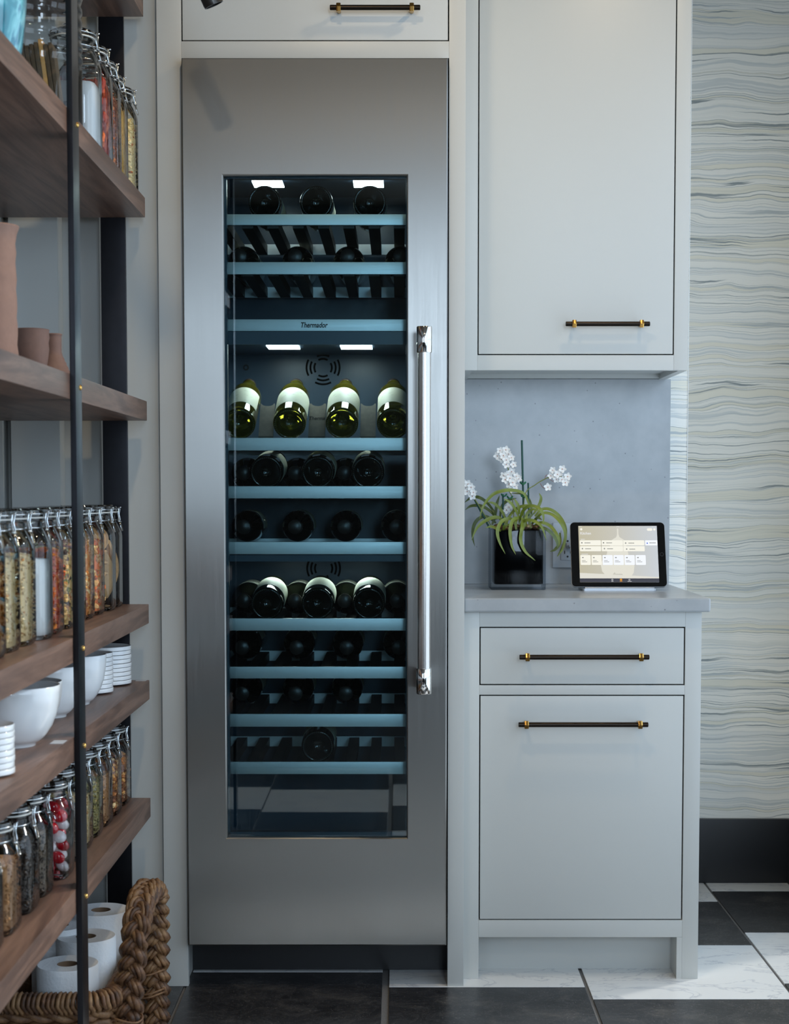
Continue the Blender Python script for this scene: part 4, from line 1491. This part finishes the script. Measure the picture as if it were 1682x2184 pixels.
def rrect(ex, z, n=96):
    """rounded rectangle path around the basket, grown by ex"""
    pts = []
    x0, x1, y0, y1 = BX0 - ex, BX1 + ex, BY0 - ex, BY1 + ex
    r = .06
    per = []
    for (cx, cy, a0) in ((x1 - r, y1 - r, 0), (x0 + r, y1 - r, PI / 2), (x0 + r, y0 + r, PI), (x1 - r, y0 + r, 1.5 * PI)):
        for k in range(8):
            a = a0 + PI / 2 * k / 7
            per.append(Vector((cx + r * math.cos(a), cy + r * math.sin(a), z)))
    # resample evenly
    L = [0]
    for a, b_ in zip(per, per[1:] + per[:1]):
        L.append(L[-1] + (b_ - a).length)
    for k in range(n):
        s = L[-1] * k / n
        for i in range(len(per)):
            if L[i] <= s <= L[i + 1]:
                f = (s - L[i]) / max(1e-9, L[i + 1] - L[i])
                pts.append(per[i].lerp(per[(i + 1) % len(per)], f))
                break
    return pts


def offset_frames(path, closed=True):
    out = []
    m = len(path)
    for i, p in enumerate(path):
        t = (path[(i + 1) % m] - path[i - 1]) if closed else (path[min(i + 1, m - 1)] - path[max(0, i - 1)])
        t.normalize()
        up_ = Vector((0, 0, 1)) if abs(t.z) < .9 else Vector((1, 0, 0))
        n_ = t.cross(up_).normalized()
        b_ = n_.cross(t).normalized()
        out.append((p, t, n_, b_))
    return out


inner = MB()
ring0, ring1 = rrect(-.012, .012, 48), rrect(-.012, .165, 48)
inner.add(ring0 + ring1, [(k, (k + 1) % 48, 48 + (k + 1) % 48, 48 + k) for k in range(48)] + [tuple(range(48))])
inner.build('lining', SEAGR, bk)
for lv in range(7):
    zz = .016 + lv * .0225
    m = MB()
    fr = offset_frames(rrect(0, zz, 300))
    for s in range(2):
        m.tube([p + n_ * (.0055 * math.sin(.42 * i + PI * s + lv * 1.5)) + b_ * (.0055 * math.cos(.42 * i + PI * s + lv * 1.5)) for i, (p, t, n_, b_) in enumerate(fr)], .0085, 6, closed=True)
    m.build('woven_course', SEAGR, bk, smooth=True)
m = MB()
fr = offset_frames(rrect(.002, .176, 900))
for i in range(0, 900, 5):        # rim wrapped with cord, loop by loop
    p, t, n_, b_ = fr[i]
    rj = .0185 + random.uniform(-.0008, .0008)
    tw = random.uniform(-.10, .10)
    m.tube([p + n_ * (rj * math.cos(a)) + b_ * (rj * math.sin(a)) + t * (.004 * a / PI - .004 + tw * .006) for a in [2 * PI * q / 10 for q in range(10)]], .0044, 5, closed=True)
m.build('wrapped_rim', SEAGR, bk, smooth=True)['kind'] = 'stuff'
# braided handle arch on the right side
HXN = -0.508
ctrl = []
for k in range(9):
    ctrl.append(Vector((HXN - .018 + .018 * k / 8, -0.716 + .004 * k, .01 + .265 * k / 8)))
for k in range(1, 24):
    a = PI - PI * k / 24
    ctrl.append(Vector((HXN + .004, -0.552 + .130 * math.cos(a), .275 + .062 * math.sin(a) ** .8)))
for k in range(9):
    ctrl.append(Vector((HXN + .004 * (1 - k / 8), -0.420 + .006 * k, .275 - .265 * k / 8)))
# resample
L = [0]
for a, b_ in zip(ctrl, ctrl[1:]):
    L.append(L[-1] + (b_ - a).length)
path = []
NS = 260
for k in range(NS + 1):
    s = L[-1] * k / NS
    i = max(q for q in range(len(L)) if L[q] <= s + 1e-9)
    i = min(i, len(ctrl) - 2)
    path.append(ctrl[i].lerp(ctrl[i + 1], (s - L[i]) / (L[i + 1] - L[i])))
XD = Vector((1, 0, 0))
for s in range(3):
    strand = MB()
    for q in range(7):
        aq = 2 * PI * q / 7 + random.uniform(-.2, .2)
        pts, rad = [], []
        for i, p in enumerate(path):
            t = path[min(i + 1, NS)] - path[max(0, i - 1)]
            t.normalize()
            n_ = (XD - t * XD.dot(t)).normalized()
            b_ = t.cross(n_)
            ph = 2 * PI * (i / NS) * 9.5 + 2 * PI * s / 3
            kk = .0090 + .0012 * math.sin(i * .11 + q * 2.1)
            tw = aq + i * .035
            pts.append(p + n_ * (.0150 * math.sin(ph) + kk * math.cos(tw)) + b_ * (.0095 * math.sin(2 * ph) + kk * .85 * math.sin(tw)))
            rad.append(.0056 + .0012 * math.sin(i * .23 + q))
        strand.tube(pts, rad, 6)
    strand.build('handle_strand', SEAGR, bk, smooth=True)
for (yy, zz) in ((-0.716, .135), (-0.716, .128), (-0.414, .14), (-0.414, .10), (-0.414, .093)):
    MB().tube([(HXN - .010 + .030 * math.cos(2 * PI * q / 18), yy + .026 * math.sin(2 * PI * q / 18), zz + .004 * math.sin(4 * PI * q / 18 + yy * 9)) for q in range(18)], .0022, 5, closed=True).build('binding_cord', SEAGR, bk, smooth=True)


def towel_roll(x, y, zb, h, r, label):
    t = thing('paper_towel_roll', label, 'paper towel', (x, y, zb), 'paper towel rolls in the basket')
    MB().lathe([(.0205, .0), (r * .97, 0), (r, .003), (r, h - .004), (r * .97, h), (r * .6, h - .0015), (.0205, h - .001)], 40).build('paper', TOWEL, t, smooth=40, world=False)
    MB().lathe([(.0205, 0), (.0205, h - .0012), (.0195, h - .001), (.0195, 0)], 28).build('core', CARD, t, smooth=40, world=False)


towel_roll(-0.6250, -0.375, .010, .250, .0600, 'rearmost paper towel roll, right under the lowest board')
towel_roll(-0.6980, -0.455, .010, .238, .0560, 'paper towel roll at the back left, mostly hidden')
towel_roll(-0.6330, -0.505, .010, .228, .0600, 'second paper towel roll from the front, behind the post')
towel_roll(-0.6420, -0.650, .010, .212, .0600, 'front paper towel roll nearest the basket rim')

# ------------------------------------------------------------------ orchid in a black cube planter
PX0, PX1, PY0, PY1, PZ0 = 0.2285, 0.3640, 0.3050, 0.4350, 0.8928
ob = thing('potted_orchid', 'white orchid with arching strap leaves in a black cube planter', 'plant', ((PX0 + PX1) / 2, (PY0 + PY1) / 2, PZ0))
B('planter_glass', POTGLASS, ob, PX0, PX1, PY0, PY1, PZ0, 1.0420, 0.004)
B('planter_lining', POTBLK, ob, PX0 + .008, PX1 - .006, PY0 + .005, PY1 - .006, PZ0 + .013, 1.0405, 0.006)
m = MB()
for _ in range(170):
    m.blob((random.uniform(PX0 + .012, PX1 - .012), random.uniform(PY0 + .012, PY1 - .012), 1.0410 + random.uniform(0, .010)), random.uniform(.004, .009), (1, .7, .5),
           Matrix.Rotation(random.uniform(0, 6), 4, 'Z') @ Matrix.Rotation(random.uniform(-1, 1), 4, 'X'), 1, .15)
m.build('bark_mulch', BARK, ob)['kind'] = 'stuff'


def zp(zx, zy, dy):
    return at(980 + zx / 6.238, 920 + zy / 6.238, 0.365 + dy)


def catmull(pts, n):
    out = []
    P_ = [pts[0] * 2 - pts[1]] + list(pts) + [pts[-1] * 2 - pts[-2]]
    for i in range(1, len(P_) - 2):
        for k in range(n):
            t = k / n
            a, b_, c, d = P_[i - 1], P_[i], P_[i + 1], P_[i + 2]
            out.append(.5 * ((2 * b_) + (c - a) * t + (2 * a - 5 * b_ + 4 * c - d) * t * t + (3 * b_ - a - 3 * c + d) * t ** 3))
    out.append(pts[-1])
    return out


def leaf(ctrl, width, mat):
    pts = catmull([zp(*c) for c in ctrl], 6)
    n = len(pts)
    vs, fs = [], []
    for i, p in enumerate(pts):
        t = (pts[min(i + 1, n - 1)] - pts[max(0, i - 1)]).normalized()
        side = t.cross(Vector((0.25, -1, 0.35)).normalized())
        side = side.normalized() if side.length > .05 else Vector((1, 0, 0))
        nm = side.cross(t).normalized()
        f = i / (n - 1)
        w = width * (.62 + .38 * math.sin(min(1, f * 2.2) * PI / 2)) * (1 - max(0, (f - .55) / .45) ** 1.7 * .92) / 2
        vs += [p - side * w + nm * w * .35, p - nm * w * .22, p + side * w + nm * w * .35, p + nm * .0006 - side * 0]
    for i in range(n - 1):
        a, b_ = i * 4, (i + 1) * 4
        for q, r_ in ((0, 1), (1, 2), (2, 3), (3, 0)):
            fs.append((a + q, a + r_, b_ + r_, b_ + q))
    MB().add(vs, fs).build('leaf', mat, ob, smooth=60)


LV = [([(600, 1220, -.01), (520, 1150, -.03), (400, 1160, -.04), (240, 1270, -.05), (155, 1450, -.06)], 0), ([(720, 1230, -.03), (680, 1165, -.06), (560, 1195, -.08), (500, 1330, -.09), (530, 1480, -.09), (605, 1630, -.09)], 0),
      ([(790, 1230, -.03), (770, 1155, -.06), (700, 1190, -.08), (667, 1330, -.09), (690, 1520, -.09), (745, 1640, -.09)], 0), ([(830, 1150, -.05), (826, 1280, -.09), (808, 1450, -.09), (870, 1600, -.09), (1005, 1720, -.09)], 0),
      ([(790, 1280, -.03), (840, 1205, -.06), (950, 1185, -.08), (1080, 1260, -.09), (1155, 1450, -.09)], 0), ([(930, 1000, 0), (850, 830, -.02), (700, 785, -.03), (560, 795, -.04), (430, 850, -.04), (310, 1000, -.05), (262, 1180, -.05)], 0),
      ([(950, 1130, .02), (940, 960, .02), (850, 840, .03), (690, 825, .03)], 1), ([(620, 1190, 0), (550, 1050, 0), (450, 960, -.01), (370, 945, -.02)], 0),
      ([(500, 1170, .02), (400, 1060, .03), (280, 995, .03), (150, 995, .04), (72, 1045, .04)], 1), ([(470, 1090, .04), (360, 950, .05), (250, 880, .05), (150, 885, .06), (60, 950, .06)], 1),
      ([(480, 1220, .02), (360, 1135, .02), (250, 1165, .02), (185, 1260, .02), (170, 1400, .02), (200, 1530, .02)], 1), ([(790, 1150, -.03), (720, 1010, -.05), (660, 940, -.06), (580, 895, -.07)], 0),
      ([(790, 1100, -.02), (775, 990, -.03), (720, 890, -.03)], 0), ([(790, 1200, -.03), (840, 1060, -.05), (940, 995, -.07), (1060, 1030, -.08), (1112, 1130, -.08), (1105, 1250, -.08)], 0),
      ([(1000, 1130, 0), (1090, 1040, 0), (1210, 1045, 0), (1330, 1140, 0), (1405, 1300, -.01), (1385, 1480, -.01), (1295, 1665, -.02)], 0), ([(1000, 1180, -.02), (1100, 1090, -.03), (1230, 1110, -.03), (1350, 1230, -.04), (1405, 1380, -.04), (1370, 1560, -.04), (1300, 1665, -.04)], 0),
      ([(980, 1270, -.02), (1080, 1215, -.03), (1200, 1260, -.03), (1290, 1380, -.04), (1320, 1480, -.04), (1290, 1560, -.04)], 0), ([(1000, 1290, -.03), (1120, 1290, -.05), (1230, 1370, -.05), (1290, 1470, -.05), (1298, 1560, -.05)], 1),
      ([(980, 1100, .02), (1050, 990, .03), (1080, 890, .03), (1055, 820, .03)], 0), ([(1330, 1350, .01), (1330, 1480, .0), (1270, 1570, 0), (1200, 1600, 0)], 0),
      ([(470, 1150, .04), (490, 980, .05), (530, 850, .05)], 1), ([(530, 1180, .03), (560, 1000, .05), (640, 920, .05), (760, 890, .05)], 1), ([(560, 1330, -.05), (500, 1300, -.06), (420, 1268, -.06), (340, 1285, -.07)], 0),
      ([(960, 1230, -.02), (1030, 1155, -.03), (1095, 1180, -.04)], 1), ([(600, 1210, -.01), (740, 1040, -.02), (880, 990, -.03), (1010, 1000, -.03)], 0), ([(840, 1320, -.05), (865, 1200, -.05), (905, 1110, -.04)], 0),
      ([(950, 1290, -.04), (920, 1160, -.03), (1000, 1080, -.03)], 1), ([(750, 1310, -.05), (745, 1200, -.05), (790, 1120, -.04)], 0), ([(580, 1320, -.05), (600, 1260, -.06), (680, 1235, -.06)], 0),
      ([(640, 1310, -.04), (620, 1200, -.03), (700, 1090, -.02)], 0), ([(880, 1290, -.03), (880, 1130, -.02), (960, 1040, -.02), (1060, 1060, -.02)], 0), ([(430, 1240, .01), (470, 1120, .02), (420, 1030, .03)], 1)]
for c, dk in LV:
    leaf(c, .0088 if len(c) > 4 else .0078, LEAFD if dk else LEAFM)


def flower(c, rad, seedrot):
    fl = MB()
    for k in range(5):
        a = seedrot + 2 * PI * k / 5
        d = Vector((math.cos(a), 0, math.sin(a)))
        s = Vector((-math.sin(a), 0, math.cos(a)))
        f = Vector((0, -1, 0))
        pts = [c + f * .0008, c + d * rad * .55 + s * rad * .42 + f * .001, c + d * rad * .95 + s * rad * .25 + f * .0030, c + d * rad * 1.08 + f * .0035, c + d * rad * .95 - s * rad * .25 + f * .0030, c + d * rad * .55 - s * rad * .42 + f * .001]
        bk_ = [p - f * .0007 for p in pts]
        fl.add(pts + bk_, [(0, 1, 2, 3, 4, 5), (11, 10, 9, 8, 7, 6)] + [(i, (i + 1) % 6, 6 + (i + 1) % 6, 6 + i) for i in range(6)])
    o = fl.build('flower', PETAL, ob)
    MB().blob(c + Vector((0, -.0022, -.0004)), rad * .14, (1, 1, 1.2), None, 1).build('flower_centre', FLCEN, o)


clA = [(535, 255, 0), (615, 245, .006), (580, 320, -.004), (688, 348, 0), (620, 380, -.006), (620, 440, -.004), (715, 440, 0), (500, 325, .006), (555, 365, .008), (650, 300, .01)]
clB = [(605, 640, -.006), (668, 622, -.008), (755, 595, 0), (705, 680, -.008), (655, 700, 0), (735, 730, -.002), (640, 580, .004), (690, 535, .006), (785, 630, .006), (685, 765, 0), (585, 590, .006), (725, 640, -.004)]
clC = [(110, 700, 0), (152, 742, -.004), (182, 810, -.006), (100, 800, 0), (168, 862, 0), (85, 750, .004), (130, 780, .006), (80, 690, .006)]
clD = [(1235, 515, 0), (1300, 570, -.006), (1365, 500, .004), (1360, 640, 0), (1435, 600, .004), (1405, 680, 0), (1285, 640, .004), (1172, 740, 0), (1330, 545, .008), (1212, 590, .004)]
clE = [(655, 1005, .03), (622, 1045, .03)]
for q, (zx, zy, dy) in enumerate(clA + clB + clC + clD + clE):
    flower(zp(zx, zy, dy - .02), .0098 if q % 3 else .0086, q * 1.37)
for a, b_, r in (((826, 118), (855, 1290), .0026), ((910, 685), (925, 1290), .0022), ((575, 835), (580, 1290), .0024), ((190, 890), (400, 1290), .0026)):
    MB().tube([zp(a[0], a[1], .01), zp(b_[0], b_[1], .01)], r, 10).build('stake', STAKE, ob, smooth=40)
for pts in ([(840, 1280, 0), (870, 840, 0), (1000, 715, 0), (1130, 635, 0), (1250, 595, 0), (1400, 610, 0)], [(730, 1280, 0), (700, 900, 0), (655, 780, 0), (660, 620, 0), (640, 480, 0), (600, 340, 0), (545, 260, 0)],
            [(440, 1290, 0), (250, 980, 0), (170, 850, 0), (110, 720, 0)]):
    MB().tube(catmull([zp(*p) for p in pts], 6), .0013, 7).build('flower_stem', STEMM, ob, smooth=True)
for pts in ([(1130, 635, 0), (1150, 585, 0), (1200, 585, 0)], [(1180, 620, 0), (1230, 660, 0), (1265, 665, 0)], [(1070, 690, 0), (1110, 750, 0), (1160, 750, 0)], [(1300, 600, 0), (1350, 620, 0), (1375, 650, 0)]):
    MB().tube(catmull([zp(*p) for p in pts], 5), .0006, 6).build('flower_stalk', plain('pink_stalk', lin(150, 84, 72), 0.5) if 'pink_stalk' not in MATS else MATS['pink_stalk'], ob, smooth=True)
for (zx, zy) in ((842, 690), (852, 862), (590, 850), (668, 880)):
    c = zp(zx, zy, -.002)
    MB().tube([c + Vector((.0062 * math.cos(2 * PI * k / 14), .006 * math.sin(2 * PI * k / 14), .0025 * math.cos(4 * PI * k / 14))) for k in range(14)], .0022, 6, closed=True).build('plant_clip', CLIPM, ob, smooth=True)

# ------------------------------------------------------------------ power outlet and plug
ou = thing('power_outlet', 'grey duplex power outlet on the backsplash behind the tablet', 'outlet', (0.4440, 0.5850, 0.995))
B('cover_plate', PLASTIC, ou, 0.4055, 0.4850, 0.5795, 0.5850, 0.9360, 1.0540, 0.002)
for zc in (1.0150, 0.9740):
    rc = B('receptacle', PLASTIC, ou, 0.4270, 0.4620, 0.5780, 0.5800, zc - .0185, zc + .0185, 0.0008)
    B('slot', SLOT, rc, 0.4355, 0.4378, 0.5776, 0.5782, zc - .002, zc + .0065)
    B('slot', SLOT, rc, 0.4510, 0.4533, 0.5776, 0.5782, zc - .001, zc + .0065)
    MB().lathe([(0, 0), (.0026, 0), (.0026, .0005), (0, .0005)], 14, Matrix.Translation((0.4445, 0.5782, zc - .009)) @ Matrix.Rotation(PI / 2, 4, 'X')).build('ground_hole', SLOT, rc)
pg = thing('charging_plug', 'small silver charging plug in the power outlet', 'plug', (0.4470, 0.5760, 1.0000))
B('plug_body', TABAL, pg, 0.4390, 0.4560, 0.5560, 0.5778, 0.9870, 1.0010, 0.003)
B('cable_end', PLASTIC, pg, 0.4450, 0.4500, 0.5440, 0.5560, 0.9920, 0.9960, 0.001)

# ------------------------------------------------------------------ tablet on its stand
TLN = math.radians(20)
TW, TH_, TT = 0.2345, 0.1680, 0.0070
TM = Matrix.Translation((0.5420, 0.2700, 0.9020)) @ Matrix.Rotation(-TLN, 4, 'X')     # local: x across, z up the screen, -y towards viewer


def tb(x0, x1, z0, z1, y0, y1, c=0.0):
    return MB().box(x0 - TW / 2, x1 - TW / 2, y0, y1, z0, z1, c).xform(TM)


tab = thing('tablet', 'black framed tablet showing a pale home control screen', 'tablet', (0.5420, 0.2700, 0.9020))


def rounded(w0, w1, h0, h1, r, n=6):
    out = []
    for cx, cy, a0 in ((w1 - r, h1 - r, 0), (w0 + r, h1 - r, PI / 2), (w0 + r, h0 + r, PI), (w1 - r, h0 + r, 1.5 * PI)):
        for k in range(n + 1):
            a = a0 + PI / 2 * k / n
            out.append((cx + r * math.cos(a), cy + r * math.sin(a)))
    return out


def plate(name, mat, parent, x0, x1, z0, z1, r, y0, y1):
    return MB().prism(rounded(x0 - TW / 2, x1 - TW / 2, z0, z1, r), 'y', y0, y1).xform(TM).build(name, mat, parent)


plate('shell', TABAL, tab, 0, TW, 0, TH_, .011, 0.0006, TT)
fp = plate('bezel', TABB, tab, .0006, TW - .0006, .0006, TH_ - .0006, .0105, -.0004, .0012)


def emit(name, col, s):
    return plain(name, (0, 0, 0, 1), 0.3, emis=col, estr=s)


SCR = emit('screen_backdrop', lin(196, 194, 178), 1.45)
SX, SZ, SW, SHH = 0.0205, 0.0120, 0.1945, 0.1460
# backdrop glow shifts from beige to cool grey across the picture on the screen
nt = SCR.node_tree
tcn = node(nt, 'ShaderNodeTexCoord')
spn = node(nt, 'ShaderNodeSeparateXYZ')
nt.links.new(tcn.outputs['Generated'], spn.inputs[0])
rp = ramp(nt, [(0.0, lin(190, 184, 160)), (0.5, lin(196, 194, 184)), (1.0, lin(198, 204, 210))])
nt.links.new(spn.outputs['X'], rp.inputs['Fac'])
nt.links.new(rp.outputs['Color'], nt.nodes['Principled BSDF'].inputs['Emission Color'])
scr = MB().box(SX - TW / 2, SX + SW - TW / 2, -.0007, -.0004, SZ, SZ + SHH).xform(TM).build('screen', SCR, tab)
VAS = emit('screen_vase_picture', lin(222, 220, 208), 1.45)
TIL_ = emit('screen_tile', lin(238, 236, 224), 1.52)
TILC = emit('screen_tile_cool', lin(236, 240, 246), 1.52)
BARM = emit('screen_tab_bar', lin(72, 74, 88), 1.0)
WTX = emit('screen_white', lin(252, 252, 252), 1.1)
GTX = emit('screen_grey', lin(170, 170, 166), 0.9)
ORG_ = emit('screen_orange', lin(246, 166, 44), 1.1)
BLU_ = emit('screen_blue', lin(70, 110, 240), 1.0)
FLR = emit('screen_table_picture', lin(216, 214, 204), 1.52)


def sq(name, mat, u0, v0, u1, v1, r, lay):
    """rectangle on the screen, in the picture's own 0..1196 by 0..845 grid, v downwards"""
    k = SW / 1196.0
    kz = SHH / 845.0
    return plate(name, mat, scr, SX + u0 * k, SX + u1 * k, SZ + SHH - v1 * kz, SZ + SHH - v0 * kz, max(.00005, r * k), -.0007 - .00012 * lay, -.0007 - .00012 * (lay - 1))


def scr_poly(name, mat, pts, lay):
    k = SW / 1196.0
    kz = SHH / 845.0
    MB().prism([(SX + u * k - TW / 2, SZ + SHH - v * kz) for u, v in pts], 'y', -.0007 - .00012 * lay, -.0007 - .00012 * (lay - 1)).xform(TM).build(name, mat, scr)


def vase_pic(cx, neck, top, sh, mid, bot, w, bw):
    left = [(-neck, top), (-neck * 1.1, sh - 60), (-neck * 2.5, sh - 20), (-w * .7, sh + 30), (-w, mid), (-w * .85, (mid + bot) / 2 + 20), (-bw, bot)]
    pts = [(cx + a, b_) for a, b_ in left] + [(cx - a, b_) for a, b_ in reversed(left)]
    scr_poly('vase_picture', VAS, pts, 2)


scr_poly('table_picture', FLR, [(0, 705), (700, 740), (1196, 770), (1196, 790), (0, 790)], 1)
vase_pic(597, 10, 40, 190, 420, 720, 150, 55)
vase_pic(440, 14, 380, 470, 580, 745, 118, 45)
vase_pic(722, 14, 400, 480, 600, 770, 110, 45)
sq('tab_bar', BARM, 0, 788, 1196, 845, 1, 3)
for (u0, u1, mt) in ((15, 335, TIL_), (345, 668, TIL_), (678, 995, TIL_), (1008, 1194, TILC)):
    sq('scene_button', mt, u0, 218, u1, 294, 12, 4)
for (u0, u1) in ((15, 335), (345, 668), (678, 998)):
    sq('scene_button', TIL_, u0, 306, u1, 382, 12, 4)
for k in range(6):
    sq('accessory_tile', TIL_ if k < 2 else TILC, 18 + k * 167, 440, 172 + k * 167, 588, 14, 4)
for k in range(6):
    sq('tile_icon', GTX, 42 + k * 167, 470, 66 + k * 167, 486, 5, 5)
    sq('tile_caption', GTX, 38 + k * 167, 518, 96 + k * 167, 524, 2, 5)
    sq('tile_caption', GTX, 38 + k * 167, 538, 118 + k * 167, 545, 2, 5)
for u, v in ((46, 256), (376, 256), (712, 260), (52, 344), (386, 344), (724, 350)):
    sq('button_icon', GTX, u - 10, v - 10, u + 10, v + 10, 6, 5)
    sq('button_caption', GTX, u + 40, v - 4, u + 130, v + 6, 3, 5)
sq('button_icon', BLU_, 1030, 252, 1050, 272, 9, 5)
sq('button_caption', GTX, 1072, 252, 1170, 262, 3, 5)
sq('header_button', TIL_, 26, 34, 60, 68, 16, 4)
sq('header_button', TIL_, 1044, 36, 1126, 74, 18, 4)
sq('header_button', TIL_, 1140, 36, 1174, 70, 16, 4)
sq('section_caption', WTX, 30, 199, 92, 207, 3, 4)
sq('section_caption', WTX, 32, 422, 136, 430, 3, 4)
sq('status_mark', WTX, 6, 8, 56, 14, 2, 4)
sq('status_mark', WTX, 578, 8, 626, 16, 3, 4)
sq('status_mark', WTX, 1120, 8, 1186, 14, 2, 4)
sq('tab_icon', ORG_, 604, 794, 636, 824, 5, 5)
sq('tab_caption', ORG_, 600, 832, 640, 838, 2, 5)
sq('tab_icon', WTX, 476, 798, 502, 822, 11, 5)
sq('tab_icon', BARM, 481, 803, 497, 817, 7, 6)
sq('tab_caption', WTX, 472, 832, 506, 837, 2, 5)
sq('tab_icon', WTX, 734, 798, 760, 822, 11, 5)
sq('tab_icon', BARM, 739, 803, 755, 817, 7, 6)
sq('tab_caption', WTX, 718, 832, 780, 837, 2, 5)
k_ = SW / 1196.0
text_mesh('screen_title', 'Kitchen', 0.0092, WTX, scr, TM @ Matrix.Translation((SX - TW / 2 + 24 * k_, -.00128, SZ + SHH - 130 * SHH / 845.0)) @ FRONT, offset=0.00022, extrude=0.00004, sx=0.95)
MB().lathe([(.0038, 0), (.0046, 0), (.0046, .0004), (.0038, .0004)], 24, TM @ Matrix.Translation((TW / 2 - .0100, -.0004, TH_ / 2)) @ Matrix.Rotation(PI / 2, 4, 'X')).build('home_button', plain('home_button_ring', lin(46, 46, 48), 0.3), tab, smooth=40)

st = thing('tablet_stand', 'flat silver metal stand under the tablet', 'stand', (0.5420, 0.3, 0.8928))
MB().prism(rounded(0.4500, 0.6320, 0.2620, 0.3640, .006), 'z', 0.8928, 0.8985).build('base_plate', TABAL, st)
m = MB()
m.box(-.085, .085, .0074, .0104, -.004, .085, .001)
m.box(-.085, .085, -.002, .0104, -.0042, -.0012, .0008)
m.xform(TM).build('back_support', TABAL, st)
MB().tube([(0.5420 - .06, 0.345, .8985), (0.5420 - .06, 0.312, 0.958)], .004, 10).build('strut', TABAL, st, smooth=40)
MB().tube([(0.5420 + .06, 0.345, .8985), (0.5420 + .06, 0.312, 0.958)], .004, 10).build('strut', TABAL, st, smooth=40)

# ------------------------------------------------------------------ gunmetal spotlight hanging from the ceiling, only its end in view
lp = thing('spotlight', 'gunmetal spotlight head hanging in front of the top cabinet door', 'light', (-0.335, -0.60, ZC))
LM = Matrix.Translation((-0.3560, -0.60, 2.0700)) @ Matrix.Rotation(math.radians(-24), 4, 'Y')
hd = MB().lathe([(0, .110), (.012, .109), (.0185, .104), (.0195, .098), (.0195, -.006), (.0188, -.012), (.0168, -.012), (.0168, .004), (0, .004)], 32, LM @ Matrix.Rotation(math.radians(10), 4, 'X')).build('lamp_head', LAMPM, lp, smooth=40)
MB().tube([(-0.392, -0.60, 2.155), (-0.392, -0.60, ZC - .02)], .006, 10).build('stem', LAMPM, lp, smooth=40)
MB().lathe([(0, ZC - .022), (.035, ZC - .022), (.037, ZC - .002), (0, ZC - .002)], 28, Matrix.Translation((-0.392, -0.60, 0))).build('ceiling_rose', LAMPM, lp, smooth=40)
